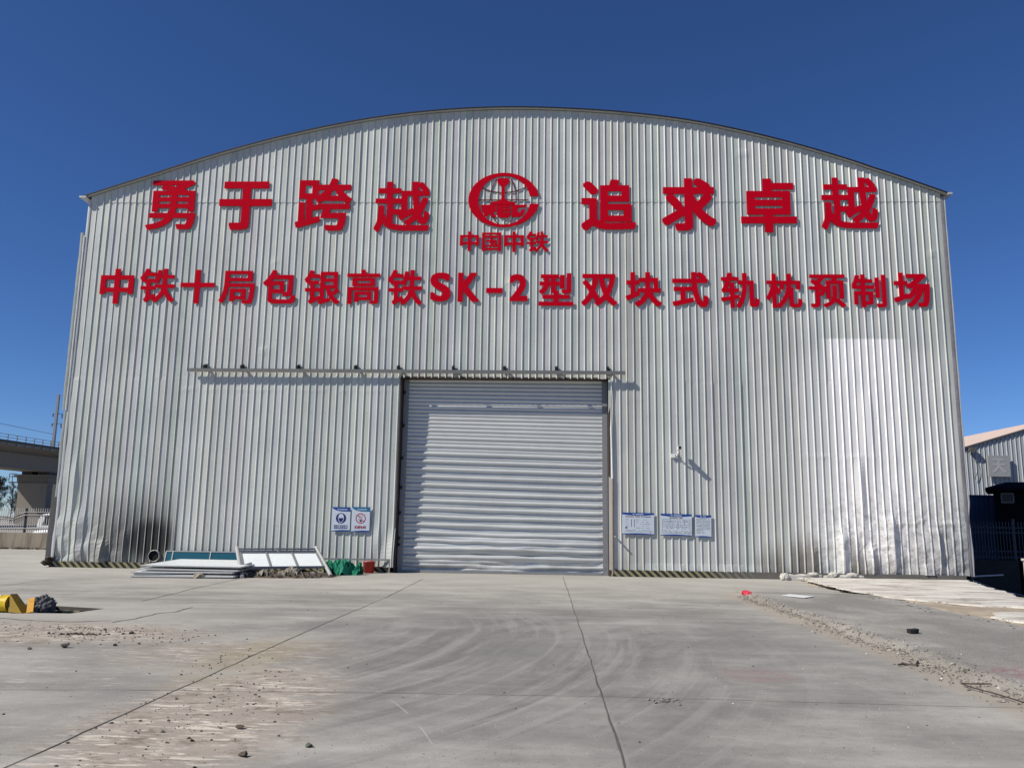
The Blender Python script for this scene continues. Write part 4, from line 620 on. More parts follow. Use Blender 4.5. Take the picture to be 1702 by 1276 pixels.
def corrugated(x0, x1, z0, ztop, y0, nrow=.12, dentf=dent, lap=(), pitch=.225, h=.028, off=0.0, sway=True):
    """vertical-ribbed sheet facing -Y"""
    xs = []
    k = math.floor((x0 - off) / pitch) - 1
    while True:
        b = off + k * pitch
        if b > x1: break
        for o, hh in ((.0, 0), (.152, 0), (.180, h), (.193, h), (.205, 0)):
            x = b + o * pitch / .225
            if x0 < x < x1: xs.append((x, hh))
        k += 1
    xs = [(x0, 0)] + xs + [(x1, 0)]
    m = MB(); vs = []; fs = []
    zmax = max(ztop(x) for x, _ in xs); n = int((zmax - z0) / nrow) + 1
    step = (zmax - z0) / n
    for j in range(n + 1):
        zz = z0 + step * j
        for x, hh in xs:
            z = min(zz, ztop(x))
            sx = .02 * fbm(x * .8, z * .5, 31) * ss(z, 3, 0) * max(ss(x, 8, 11), ss(x, -13, -14.5)) if sway else 0
            vs.append((x + sx, y0 - hh + dentf(x, z), z))
    c = len(xs)
    for j in range(n):
        zz = z0 + step * j
        for i in range(c - 1):
            if zz >= ztop(xs[i][0]) - 1e-4 and zz >= ztop(xs[i + 1][0]) - 1e-4: continue
            q = (j * c + i, j * c + i + 1, (j + 1) * c + i + 1, (j + 1) * c + i)
            fs.append(q)
    m._add(vs, fs)
    return m
wall = MB()
SEAM = 12.24
def add(mb, o): mb._add(o.v, o.f)
wtop = lambda x: roof_z(x) - .02
add(wall, corrugated(XL + .12, DX0, .17, lambda x: min(SEAM, wtop(x)), 0))
add(wall, corrugated(DX0, DX1, DZ, lambda x: min(SEAM, wtop(x)), 0))
add(wall, corrugated(DX1, XR - .13, .19, lambda x: min(SEAM, wtop(x)), 0))
add(wall, corrugated(XL + .12, XR - .14, SEAM - .06, lambda x: max(SEAM - .06, wtop(x)), -.012))
wall.build('front_wall', M['wall'], W_)
pw = corrugated(-11.86, DX0 - .02, .17, lambda x: 6.33, -.048, off=.06, sway=False,
    dentf=lambda x, z: .006 * fbm(x * .9, z * .4, 51) - .20 * ss(x, -5.12, -4.64) * ss(z, 1.55, .35) - .06 * math.exp(-((x + 5.20) / .13) ** 2 - ((z - 1.0) / .4) ** 2) - .008 * math.exp(-((z - 5.75) / .05) ** 2) * (.5 + fbm(x * 2, 2.2)))
pw.build('wall_panel', M['wall'], W_)
# sides, back, roof
for x in (XL + .02, XR - .02):
    sw = MB(); sw.quad((x, .03, 0), (x, 46, 0), (x, 46, 12.3), (x, .03, 12.3)); sw.build('side_wall', M['shed_wall'], W_)
bw = MB(); xs = [XL + (XR - XL) * i / 40 for i in range(41)]
bw._add([(x, 45.9, 0) for x in xs] + [(x, 45.9, wtop(x) - .05) for x in xs], [(i, i + 1, 42 + i, 41 + i) for i in range(40)])
bw.build('rear_wall', M['shed_wall'], W_)
lin = MB(); lin.box((-1.3, 3.2, 5.9), (28.6, .05, 11.8)); lin.build('inner_partition', M['shade_sheet'], W_)
rf = MB(); re = MB(); xs = [XL - .10 + (XR - XL + .22) * i / 96 for i in range(97)]
T = .028
for i in range(96):
    a, b = xs[i], xs[i + 1]; za, zb = roof_z(a) + .005, roof_z(b) + .005
    rf._add([(a, -.14, za + T), (b, -.14, zb + T), (b, 46.2, zb + T), (a, 46.2, za + T), (a, -.14, za), (b, -.14, zb), (b, 46.2, zb), (a, 46.2, za)],
            [(0, 1, 2, 3), (7, 6, 5, 4)])
    re._add([(a, -.175, za - .006), (b, -.175, zb - .006), (b, -.175, zb + T + .004), (a, -.175, za + T + .004), (a, -.143, za - .006), (b, -.143, zb - .006), (b, -.143, zb + T + .004), (a, -.143, za + T + .004)],
            [(0, 1, 2, 3), (3, 2, 6, 7), (1, 0, 4, 5), (7, 6, 5, 4)])
rf.build('roof', M['roof'], W_)
re.build('roof_trim', M['roof_edge'], W_)
for x0, x1 in ((2.9, 3.5), (-7.2, -6.7)):
    cap = MB(); z = roof_z((x0 + x1) / 2) + T
    cap.box(((x0 + x1) / 2, .4, z + .05), (x1 - x0, .9, .05), Matrix.Rotation(-math.atan2(roof_z(x1) - roof_z(x0), x1 - x0), 3, 'Y')); cap.build('roof_vent', M['roof_edge'], W_)
eav = MB(); eav.box((XL - .09, 1.0, 12.33), (.24, 2.4, .05)); eav.build('eave', M['flash'], W_); eav = MB(); eav.box((XR + .10, 1.0, 12.40), (.14, 2.4, .06)); eav.build('eave', M['flash'], W_)
# corner flashings: thin folded strips, bent at the foot
def strip(x0, x1, z0, z1, y, mat, name, seed, amp=.03, xa=.03, n=60, cols=6):
    m = MB(); vs = []; fs = []
    for j in range(n + 1):
        z = z0 + (z1 - z0) * j / n; k = ss(z, 7, .5)
        e = xa * fbm(z * .9, seed) * (.35 + k)
        for i in range(cols + 1):
            t = i / cols; x = x0 + (x1 - x0) * t + e * (1 - t if x0 < 0 else t)
            vs.append((x, y - amp * math.sin(t * math.pi) * .6 + amp * fbm(x * 2, z * 1.1, seed) * (.3 + k), z))
    for j in range(n):
        for i in range(cols):
            q = j * (cols + 1) + i; fs.append((q, q + 1, q + cols + 2, q + cols + 1))
    m._add(vs, fs); return m.build(name, mat, W_, smooth=True)
strip(XL + .03, XL + .13, .16, 12.3, -.012, M['flash'], 'corner_flashing', 2.0, .014)
strip(XL - .12, XL + .0, 5.02, 11.1, -.03, M['flash_dark'], 'corner_flashing', 5.0, .016, .04)
strip(XL - .005, XL + .05, 5.02, 11.0, -.035, M['flash'], 'corner_flashing', 6.0, .010, .03)
strip(XL - .05, XL + .04, 2.2, 5.0, -.02, M['flash_dark'], 'corner_flashing', 8.0, .014, .03)
strip(XL - .16, XL + .045, .05, 2.6, -.006, M['dark_post'], 'corner_post', 9.0, .006, .01)
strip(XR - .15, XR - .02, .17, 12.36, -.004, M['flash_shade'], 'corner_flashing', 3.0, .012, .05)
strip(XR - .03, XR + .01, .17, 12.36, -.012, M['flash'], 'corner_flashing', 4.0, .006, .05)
rag = MB()
for k in range(9): rag.stone((XL + .02 + random.uniform(-.12, .12), -.1 + random.uniform(-.06, .06), .06 + k * .03), .11)
rag.build('corner_wrap', M['rust'], W_)
# plinth
pl = MB(); pl.box(((XL + DX0) / 2 - .05, .04, .09), (DX0 - XL - .2, .22, .185)); pl.build('plinth', M['hazard'], W_)
pl = MB(); pl.box(((DX1 + 12.9) / 2, .04, .10), (12.9 - DX1 - .1, .22, .205))
pl.build('plinth', M['hazard'], W_)
# doorway: reveals, guide rails, shutter
fr = MB()
fr.box((DX0 - .03, .29, DZ / 2), (.06, .58, DZ)); fr.box((DX1 + .03, .29, DZ / 2), (.06, .58, DZ)); fr.box(((DX0 + DX1) / 2, .32, DZ + .04), (DX1 - DX0 + .1, .6, .06))
fr.build('door_frame', M['rust'], W_)
ln = MB(); ln.box(((DX0 + DX1) / 2, .004, DZ + .02), (DX1 - DX0 + .12, .03, .05)); ln.box((DX0 - .02, -.03, DZ / 2), (.035, .06, DZ)); ln.build('door_edge_trim', M['rust'], W_)
sd = thing('rolling_door', None, None, (0, 0, 0)); sd.parent = W_
for k in ('label', 'category'):
    if k in sd: del sd[k]
def door_y(z): return .42 - .15 * (1 - min(z, 6.2) / 6.2) ** 1.3
DL, DR = DX0 + .02, DX1 - .02
nx = 44; pitch = .126; ns = int(6.3 / pitch); prof = (0, .08, .2, .36, .5, .64, .8, .92)
door = MB(); vs = []; fs = []; rows = 0
for s in range(ns):
    for t in prof:
        z = .06 + (s + t) * pitch
        lowk = ss(z, 4.9, 3.2); b = (1.25 if s % 2 else .40) * lowk + .72 * (1 - lowk); push = (.024 if s % 2 else -.006) * lowk
        for i in range(nx + 1):
            u = i / nx; x = DL + .16 + (DR - DL - .32) * u
            env = math.sin(math.pi * min(1, max(0, u))) ** .5
            amp = .040 * b * (1 + .25 * fbm(s * .9, x * .15, 2.))
            bulge = amp * math.sin(math.pi * t) ** .8
            wav = ss(z, 1.8, .3) * .12 * fbm(x * .45, z * 2.2, 5.) * env + ss(z, 3.8, .6) * .052 * fbm(x * .35, z * 2.0, 8.) * env
            zz = z + env * (ss(z, 2.9, .3) * .07 * fbm(x * .30, s * .35, 15.) ) - .13 * u * math.sin(math.pi * min(z, 6.2) / 6.2) ** .8
            vs.append((x, door_y(z) - bulge - wav - push * env ** .3 - .11 * env * math.exp(-((z - 1.12 + .25 * u) / .26) ** 2) * (.35 + .65 * u) - .05 * env * math.exp(-((z - .35 - .2 * u) / .13) ** 2) * (1 - .6 * u), zz))
        rows += 1
for j in range(rows - 1):
    for i in range(nx):
        q = j * (nx + 1) + i; fs.append((q, q + 1, q + nx + 2, q + nx + 1))
door._add(vs, fs)
ndm = NT('shutter_slats', .36, .25, .5)
a = ndm.noise(.4, .4, 9, 3, .6); b2 = ndm.noise(2.5, 2, 3, 4, .6, 8); sl = ndm.white(ndm.mt('FLOOR', ndm.mul(ndm.z, 1 / .126)))[0]
kk = ndm.add(ndm.mul(ndm.sub(a, .5), .25), ndm.add(ndm.mul(ndm.sub(b2, .5), .18), ndm.mul(ndm.sub(sl, .5), .10)))
dirt = ndm.mul(ndm.ramp(ndm.z, .8, .05), ndm.ramp(b2, .4, .7))
ndm.col(ndm.mix(ndm.mul(dirt, .45), ndm.mix(1.0, (.53, .545, .535), ndm.grey(ndm.add(1, kk)), 'MULTIPLY'), (.22, .2, .17)))
M['door'] = ndm.m
door.build('shutter', M['door'], sd)
bb = MB(); bb.box(((DL + DR) / 2, door_y(0) - .02, .045), (DR - DL - .34, .07, .085)); bb.build('bottom_bar', M['steel'], sd)
for x in (DL + .085, DR - .075):
    g = MB(); n = 12
    for j in range(n):
        za, zb = DZ * j / n, DZ * (j + 1) / n; ya, yb = door_y(za) - .05, door_y(zb) - .05
        g._add([(x - .085, ya, za), (x + .085, ya, za), (x + .085, yb, zb), (x - .085, yb, zb), (x - .085, ya + .12, za), (x + .085, ya + .12, za), (x + .085, yb + .12, zb), (x - .085, yb + .12, zb)],
               [(0, 1, 2, 3), (1, 5, 6, 2), (4, 0, 3, 7)])
    g.build('guide_rail', M['steel'], sd)
for z in (5.75, 4.65, 3.6, 2.65, 1.85, 1.05, .85):
    h = MB(); y = door_y(z) - .09
    h.box((DL + .02, y, z), (.07, .07, .10)); h.tube([(DL + .02, y - .02, z), (DL + .09, y - .05, z + .03)], .014, 6); h.build('door_catch', M['black'], sd)
# track above the door with its brackets
tr = thing('door_track', None, None); tr.parent = W_
for k in ('label', 'category'):
    if k in tr: del tr[k]
t_ = MB(); t_.box((-4.49, -.204, 6.395), (14.16, .064, .022)); t_.box((-4.49, -.238, 6.345), (14.16, .010, .11)); t_.box((-4.49, -.170, 6.352), (14.16, .010, .09))
t_.build('track', worn('track_steel', (.15, .15, .145), .35, 3, .6, .2), tr)
for x in (-11.1, -9.87, -8.01, -6.13, -4.73, -2.94, -1.28, .39, 2.04):
    k = MB(); k.box((x, -.12, 6.50), (.05, .20, .05)); k.box((x, -.18, 6.45), (.07, .05, .14)); k.box((x, -.045, 6.46), (.09, .03, .24)); k.tube([(x + .03, -.18, 6.48), (x + .14, -.04, 6.32)], .016, 6)
    k.build('bracket', M['black'], tr)
# pipe by the right jamb, stop rod, flue
dp = MB(); dp.tube([(2.16, -.05, .05), (2.17, -.05, 3.0)], .035, 8); dp.build('jamb_pipe', worn('rusty_pipe', (.30, .22, .19), .3, 4, .6), W_)
dp = MB(); dp.tube([(2.17, -.05, 3.0), (2.14, -.05, 4.6), (2.16, -.05, 6.1)], .03, 8); dp.build('jamb_pipe', M['white'], W_)
ds = MB(); ds.tube([(2.24, .0, 1.22), (2.22, -.27, 1.21)], .03, 6); ds.build('stop_rod', M['galv'], W_)
fl = MB(); fl.lathe([(.165, .1), (.165, -.10), (.180, -.10), (.180, .1)], (-12.28, 0, .40), 28, 'y'); fo = fl.build('flue', M['galv'], W_, smooth=True)
fi = MB(); fi.lathe([(.1645, -.098), (.160, -.05), (0.0, -.045)], (-12.28, 0, .40), 28, 'y'); fi.build('flue_dark_plug', M['soot'], W_)  # sooty black disc plugs the pipe, standing in for the shade inside

# ------------------------------------------------------------------ red lettering
YF = -.060     # front face
def letter(key, x0, x1, z0, z1, label, group, name='wall_character'):
    cx, cz = (x0 + x1) / 2, z0
    me = glyph_mesh(key, x0 - cx, x1 - cx, 0, z1 - z0, .022, 0, name)
    me.materials.append(M['red'])
    o = bpy.data.objects.new(name, me); COL.objects.link(o); o.location = (cx, YF + .011, cz)
    return tag(o, label, 'letter', group)
letter('勇', -13.570, -11.880, 11.200, 12.970, 'large red character 勇 opening the top row, before 于', 'large red characters of the top row')
letter('于', -11.080, -9.270, 11.200, 12.920, 'large red character 于 in the top row, between 勇 and 跨', 'large red characters of the top row')
letter('跨', -8.440, -6.540, 11.170, 13.020, 'large red character 跨 in the top row, between 于 and 越', 'large red characters of the top row')
letter('越', -5.760, -3.890, 11.130, 12.900, 'large red character 越 in the top row, between 跨 and the round emblem', 'large red characters of the top row')
letter('追', 1.200, 3.000, 11.190, 12.960, 'large red character 追 in the top row, between the round emblem and 求', 'large red characters of the top row')
letter('求', 3.870, 5.650, 11.170, 13.000, 'large red character 求 in the top row, between 追 and 卓', 'large red characters of the top row')
letter('卓', 6.460, 8.280, 11.110, 12.980, 'large red character 卓 in the top row, between 求 and the last 越', 'large red characters of the top row')
letter('越', 9.080, 10.930, 11.210, 13.010, 'large red character 越 closing the top row, after 卓', 'large red characters of the top row')
letter('中', -2.840, -2.200, 10.460, 11.140, 'small red character 中 under the emblem, first of the small row of four', 'small red characters under the emblem')
letter('国', -2.100, -1.460, 10.460, 11.100, 'small red character 国 under the emblem', 'small red characters under the emblem')
letter('中', -1.360, -0.710, 10.430, 11.140, 'small red character 中 under the emblem, between 国 and 铁', 'small red characters under the emblem')
letter('铁', -0.630, 0.110, 10.440, 11.140, 'small red character 铁 under the emblem, last of the small row', 'small red characters under the emblem')
letter('中', -14.920, -13.780, 8.610, 9.820, 'medium red character 中 opening the lower row, before 铁', 'medium red characters of the lower row')
letter('铁', -13.570, -12.360, 8.670, 9.830, 'medium red character 铁 in the lower row, between 中 and 十', 'medium red characters of the lower row')
letter('十', -12.180, -11.020, 8.630, 9.790, 'medium red character 十 in the lower row, between 铁 and 局', 'medium red characters of the lower row')
letter('局', -10.850, -9.660, 8.630, 9.760, 'medium red character 局 in the lower row, between 十 and 包', 'medium red characters of the lower row')
letter('包', -9.380, -8.270, 8.640, 9.790, 'medium red character 包 in the lower row, between 局 and 银', 'medium red characters of the lower row')
letter('银', -7.990, -6.790, 8.620, 9.780, 'medium red character 银 in the lower row, between 包 and 高', 'medium red characters of the lower row')
letter('高', -6.570, -5.460, 8.630, 9.810, 'medium red character 高 in the lower row, between 银 and 铁', 'medium red characters of the lower row')
letter('铁', -5.200, -4.050, 8.610, 9.800, 'medium red character 铁 in the lower row, between 高 and S', 'medium red characters of the lower row')
letter('S', -3.780, -3.110, 8.730, 9.710, 'red letter S in the lower row, just after 铁', 'medium red characters of the lower row')
letter('K', -2.870, -2.180, 8.720, 9.710, 'red letter K in the lower row, just after the S', 'medium red characters of the lower row')
letter('-', -1.930, -1.390, 9.020, 9.190, 'red dash between the K and the 2 in the lower row', 'medium red characters of the lower row')
letter('2', -1.160, -0.570, 8.750, 9.660, 'red numeral 2 in the lower row, just after the dash', 'medium red characters of the lower row')
letter('型', -0.200, 0.940, 8.600, 9.700, 'medium red character 型 in the lower row, between 2 and 双', 'medium red characters of the lower row')
letter('双', 1.200, 2.360, 8.610, 9.680, 'medium red character 双 in the lower row, between 型 and 块', 'medium red characters of the lower row')
letter('块', 2.640, 3.810, 8.590, 9.740, 'medium red character 块 in the lower row, between 双 and 式', 'medium red characters of the lower row')
letter('式', 4.160, 5.330, 8.570, 9.750, 'medium red character 式 in the lower row, between 块 and 轨', 'medium red characters of the lower row')
letter('轨', 5.730, 6.960, 8.550, 9.730, 'medium red character 轨 in the lower row, between 式 and 枕', 'medium red characters of the lower row')
letter('枕', 7.190, 8.330, 8.560, 9.700, 'medium red character 枕 in the lower row, between 轨 and 预', 'medium red characters of the lower row')
letter('预', 8.560, 9.720, 8.580, 9.680, 'medium red character 预 in the lower row, between 枕 and 制', 'medium red characters of the lower row')
letter('制', 9.930, 11.020, 8.580, 9.680, 'medium red character 制 in the lower row, between 预 and 场', 'medium red characters of the lower row')
letter('场', 11.260, 12.410, 8.600, 9.740, 'medium red character 场 closing the lower row, after 制', 'medium red characters of the lower row')

# emblem: C-shaped ring round a rail section, globe lines and three letters
(ex0, ez1), (ex1, ez0) = (-2.590, 13.210), (-0.210, 11.290)
ecx, ecz, erx, erz = (ex0 + ex1) / 2, (ez0 + ez1) / 2, (ex1 - ex0) / 2, (ez1 - ez0) / 2
E_ = thing('wall_emblem', 'round red open-ring emblem with rail profile and globe lines, above the small characters', 'emblem', (ecx, YF, ecz))
def eprism(poly, name, mat='red', y=0., t=.024):
    m = MB(); m.prism([(x * erx, z * erz) for x, z in poly], (0, y, 0), (1, 0, 0), (0, 0, 1), (0, t, 0)); return m.build(name, M[mat], E_)
ring = MB(); n = 90
A0, A1 = R(9.2), R(350.2)
vo = []; vi = []
for k in range(n + 1):
    t = A0 + (A1 - A0) * k / n
    vo.append((math.cos(t) * 1.0, math.sin(t) * 1.0))
    vi.append((.017 + math.cos(t) * .73, -.012 + math.sin(t) * .895))
# square the two ends of the ring
vo[0] = (.99, .135); vi[0] = (.736, .135); vo[-1] = (.989, -.148); vi[-1] = (.740, -.148)
vs = [(x * erx, 0, z * erz) for x, z in vo + vi]; m_ = n + 1
vs += [(x, .024, z) for x, _, z in vs]
fs = []
for k in range(n):
    fs += [(k, m_ + k, m_ + k + 1, k + 1), (2 * m_ + k, k, k + 1, 2 * m_ + k + 1), (m_ + k, 3 * m_ + k, 3 * m_ + k + 1, m_ + k + 1)]
fs += [(0, 2 * m_, 3 * m_, m_), (n, m_ + n, 3 * m_ + n, 2 * m_ + n)]
ring._add(vs, fs); ring.build('ring', M['red'], E_)
rail = [(-.14, .80), (.14, .80), (.17, .74), (.165, .62), (.05, .50), (.045, .06), (.10, -.03), (.34, -.09), (.34, -.17), (-.34, -.17), (-.34, -.09), (-.10, -.03), (-.045, .06), (-.05, .50), (-.165, .62), (-.17, .74)]
eprism([(x - .02, z) for x, z in rail], 'rail_profile')
def curve(pts, w, name):
    m = MB(); P = [(x * erx, z * erz) for x, z in pts]
    m.tube([(x, .018, z) for x, z in P], w, 6); m.build(name, M['red_line'], E_)
curve([(-.66, .48), (-.5, .38), (-.3, .30), (0, .26), (.3, .31), (.5, .40), (.62, .47)], .017, 'globe_line')
curve([(-.73, .0), (.70, .0)], .016, 'globe_line')
for s_ in (-1, 1):
    curve([(-.02 + s_ * .18, .80)] + [(-.02 + s_ * .37 * math.sin(R(a)), .93 * math.cos(R(a))) for a in range(40, 176, 12)] + [(-.04, -.90)], .017, 'globe_line')
# the lettering band: three heavy letters cut by two thin gaps, tapering to the foot
for poly in ([(-.65, -.185), (-.215, -.185), (-.215, -.43), (-.30, -.46), (-.20, -.63), (-.335, -.63), (-.43, -.49), (-.45, -.63), (-.53, -.585), (-.61, -.38)],
             [(-.19, -.185), (.205, -.185), (.205, -.285), (-.02, -.285), (-.02, -.32), (.205, -.32), (.205, -.415), (-.02, -.415), (-.02, -.45), (.205, -.45), (.205, -.56), (.11, -.66), (-.10, -.66), (-.19, -.56)],
             [(.23, -.185), (.66, -.185), (.645, -.265), (.41, -.285), (.385, -.45), (.48, -.465), (.50, -.365), (.61, -.345), (.555, -.555), (.43, -.63), (.23, -.63)]):
    eprism(poly, 'emblem_letter', 'red', -.004, .03)

# ------------------------------------------------------------------ posters and notice boards
M['poster'] = worn('poster_white', (.485, .54, .61), .06, 4, .5)
M['pblue'] = worn('poster_blue', (.012, .05, .23), .15, 6, .45)
M['pteal'] = worn('poster_teal', (.012, .12, .24), .2, 6, .45)
M['pdark'] = worn('poster_navy', (.008, .015, .12), .1, 6, .45)
M['pred'] = worn('poster_red', (.34, .008, .02), .1, 6, .5)
M['ptitle'] = worn('poster_title', (.11, .018, .03), .2, 10, .6)
M['ptext'] = worn('poster_print', (.06, .06, .07), .3, 20, .6)
M['ppale'] = worn('poster_pale_print', (.55, .66, .75), .1, 10, .5)
def disc(m, c, r, y, n=36, rx=1.0):
    m._add([(c[0] + r * rx * math.cos(2 * math.pi * k / n), y, c[1] + r * math.sin(2 * math.pi * k / n)) for k in range(n)], [tuple(range(n))])
def flat(m, poly, y): m._add([(x, y, z) for x, z in poly], [tuple(range(len(poly)))])
def annulus(m, c, r0, r1, y, n=40):
    vs = []
    for k in range(n):
        t = 2 * math.pi * k / n; vs += [(c[0] + r0 * math.cos(t), y, c[1] + r0 * math.sin(t)), (c[0] + r1 * math.cos(t), y, c[1] + r1 * math.sin(t))]
    m._add(vs, [(2 * k, 2 * k + 1, (2 * k + 3) % (2 * n), (2 * k + 2) % (2 * n)) for k in range(n)])
def dashes(m, x0, x1, z, h, y, seed, gap=.25, unit=.02):
    r = random.Random(seed); x = x0
    while x < x1:
        w = unit * r.uniform(.5, 1.3)
        if r.random() > gap: flat(m, [(x, z), (min(x + w, x1), z), (min(x + w, x1), z + h), (x, z + h)], y)
        x += w + unit * .35
def poster(x0, x1, z0, z1, label, kind, head):
    w, h = x1 - x0, z1 - z0; cx = (x0 + x1) / 2
    t = thing('safety_poster', label, 'poster', (cx, -.108, z0), 0, 'safety posters left of the door')
    b = MB(); b.box((0, .0, h / 2), (w, .014, h)); b.build('board', M['poster'], t, bevel=.003)
    m = MB(); flat(m, [(-w / 2, h - .01), (-w * .44, h * .93), (-w * .25, h * .86), (0, h * .825), (w / 2, h * .82), (w / 2, h - .001), (-w / 2, h - .001)], -.0095); m.build('header_band', M[head], t)
    m = MB(); flat(m, [(-w / 2, .002), (w / 2, .002), (w / 2, h * .06), (w * .1, h * .07), (-w * .2, h * .055), (-w / 2, h * .025)], -.0095); m.build('footer_band', M['pblue'], t)
    m = MB(); annulus(m, (-w * .17, h * .905), .012, .022, -.0115, 16); dashes(m, -w * .10, w * .33, h * .885, h * .035, -.0115, 4, .08, .018); m.build('header_print', M['ppale'], t)
    c = (0, h * .545); r = w * .275
    if kind == 'helmet':
        m = MB(); disc(m, c, r, -.0095); m.build('blue_disc', M['pdark'], t)
        m = MB()
        flat(m, [(c[0] + r * a, c[1] + r * b_) for a, b_ in ((-.62, .16), (-.50, .20), (-.50, .42), (-.40, .66), (-.2, .84), (.0, .88), (.2, .84), (.40, .66), (.50, .42), (.50, .20), (.62, .16), (.60, .04), (-.60, .04))], -.0115)
        P = [(-.56, .02), (-.56, -.2), (-.44, -.55), (-.2, -.80), (0, -.86), (.2, -.80), (.44, -.55), (.56, -.2), (.56, .02)]
        Q = [(x * .82, z * .86) for x, z in P]
        for i in range(len(P) - 1): flat(m, [(c[0] + r * k[0], c[1] + r * k[1]) for k in (P[i], P[i + 1], Q[i + 1], Q[i])], -.0115)
        m.build('helmet_symbol', M['poster'], t)
        m = MB(); flat(m, [(-w * .36, h * .12), (w * .36, h * .12), (w * .36, h * .26), (-w * .36, h * .26)], -.0095); m.build('caption_bar', M['pdark'], t)
        keys, mat = ['s必', 's须', 's戴', 's安', 's全', 's帽'], 'poster'; cw = w * .112; x = -w * .34; cz0, cz1 = h * .14, h * .24
    else:
        m = MB(); annulus(m, c, r * .83, r, -.0095); d = r * .66
        flat(m, [(c[0] - d - .008, c[1] + d - .008), (c[0] - d + .008, c[1] + d + .008), (c[0] + d + .008, c[1] - d + .008), (c[0] + d - .008, c[1] - d - .008)], -.0125); m.build('prohibition_ring', M['pred'], t)
        m = MB(); flat(m, [(c[0] - .03, c[1] - .10), (c[0] + .03, c[1] - .10), (c[0] + .035, c[1] - .055), (c[0], c[1] - .04), (c[0] - .035, c[1] - .06)], -.0105)
        flat(m, [(c[0] - .075, c[1] - .035), (c[0] - .06, c[1] - .05), (c[0] - .035, c[1] - .03), (c[0] - .05, c[1] - .012)], -.0105)
        for k in range(10):
            a0, a1 = R(20 + k * 26), R(20 + (k + 1) * 26)
            for cc, rr in (((c[0] - .02, c[1] + .045), .035), ((c[0] + .05, c[1] + .04), .038)):
                flat(m, [(cc[0] + math.cos(a0) * rr * .6, cc[1] + math.sin(a0) * rr), (cc[0] + math.cos(a1) * rr * .6, cc[1] + math.sin(a1) * rr), (cc[0] + math.cos(a1) * rr * .38, cc[1] + math.sin(a1) * rr * .75), (cc[0] + math.cos(a0) * rr * .38, cc[1] + math.sin(a0) * rr * .75)], -.0105)
        m.build('cigarette_symbol', M['black'], t)
        keys, mat = ['s无', 's烟', 's车', 's间'], 'pred'; cw = w * .155; x = -w * .33; cz0, cz1 = h * .14, h * .255
    for k_ in keys:
        me = glyph_mesh(k_, x, x + cw * .92, cz0, cz1, .0016, -.0115, 'caption_character'); me.materials.append(M[mat]); x += cw * 1.02
        o = bpy.data.objects.new('caption_character', me); COL.objects.link(o); o.parent = t
poster(-6.66, -6.07, 1.24, 2.0, 'white poster with blue hard-hat disc and dark blue caption bar, left of the no-smoking poster', 'helmet', 'pblue')
poster(-6.03, -5.45, 1.23, 2.01, 'white poster with red no-smoking ring and red caption, nearest the door', 'smoke', 'pteal')
def notice(x0, x1, z0, z1, label, kind, tilt):
    w, h = x1 - x0, z1 - z0; cx = (x0 + x1) / 2
    t = thing('notice_board', label, 'notice board', (cx, -.056, z0), 0, 'notice boards right of the door')
    t.rotation_euler = (0, R(tilt), 0)
    b = MB(); b.box((0, 0, h / 2), (w, .016, h)); b.build('board', M['poster'], t, bevel=.003)
    arc = [(-w / 2 + w * i / 12, h - .055 - .035 * math.sin(math.pi * i / 12)) for i in range(13)]
    m = MB(); flat(m, arc + [(w / 2, h - .001), (-w / 2, h - .001)], -.0105); m.build('header_band', M['pblue'], t)
    arc = [(w / 2 - w * i / 12, .022 + .022 * math.sin(math.pi * i / 12)) for i in range(13)]
    m = MB(); flat(m, [(-w / 2, .001), (w / 2, .001)] + arc, -.0105); m.build('footer_band', M['pblue'], t)
    m = MB(); dashes(m, -w * .17, w * .17, h - .062, .028, -.0125, 9, .1, .02); m.build('header_print', M['ppale'], t)
    if kind != 'list':
        m = MB(); tw = .40 if kind == 'chart' else .22; dashes(m, -w * tw, w * tw, h - .135, .028, -.0105, 12, .06, .022); m.build('title_print', M['ptitle'], t)
    m = MB()
    if kind == 'chart':
        for i in range(4): dashes(m, -w * .40, -w * .30, h * (.68 - i * .1), .010, -.0105, i, .2, .012)
        for xx in (-.22, -.13): flat(m, [(w * xx, h * .35), (w * (xx + .015), h * .35), (w * (xx + .015), h * .7), (w * xx, h * .7)], -.0105)
        for i in range(5): dashes(m, -w * .08, w * .38, h * (.68 - i * .095), .012, -.0105, 20 + i, .45, .018)
        flat(m, [(-w * .40, h * .27), (-w * .34, h * .27), (-w * .34, h * .35), (-w * .40, h * .35)], -.0105)
        for i in range(2): dashes(m, -w * .40, w * .40, h * (.19 - i * .06), .010, -.0105, 40 + i, .15, .03)
    elif kind == 'table':
        zs = [.74, .62, .50, .40, .12]; L = .006
        for z in zs + []: flat(m, [(-w * .44, h * z), (w * .44, h * z), (w * .44, h * z + L), (-w * .44, h * z + L)], -.0105)
        for xx, za, zb in ((-.44, .12, .745), (.44, .12, .745), (.02, .12, .50), (-.2, .5, .745), (.05, .5, .745), (.25, .5, .745)): flat(m, [(w * xx, h * za), (w * xx + L, h * za), (w * xx + L, h * zb), (w * xx, h * zb)], -.0105)
        for i, z in enumerate((.66, .54, .43, .33, .22, .16)): dashes(m, -w * .40, w * .42, h * z, .014, -.0105, 60 + i, .5, .02)
    else:
        for i in range(11): dashes(m, -w * .42, w * (.42 if i < 8 else .1), h * (.80 - i * .062), .012, -.0105, 80 + i, .12, .02)
    m.build('print', M['ptext'], t)
notice(2.46, 3.45, 1.28, 1.95, 'wide white notice board with a faint chart, nearest the door', 'chart', .6)
notice(3.645, 4.61, 1.26, 1.93, 'wide white notice board with a black ruled table, middle of three', 'table', .8)
notice(4.71, 5.21, 1.225, 1.905, 'narrow white notice board with lines of print, furthest from the door', 'list', .9)

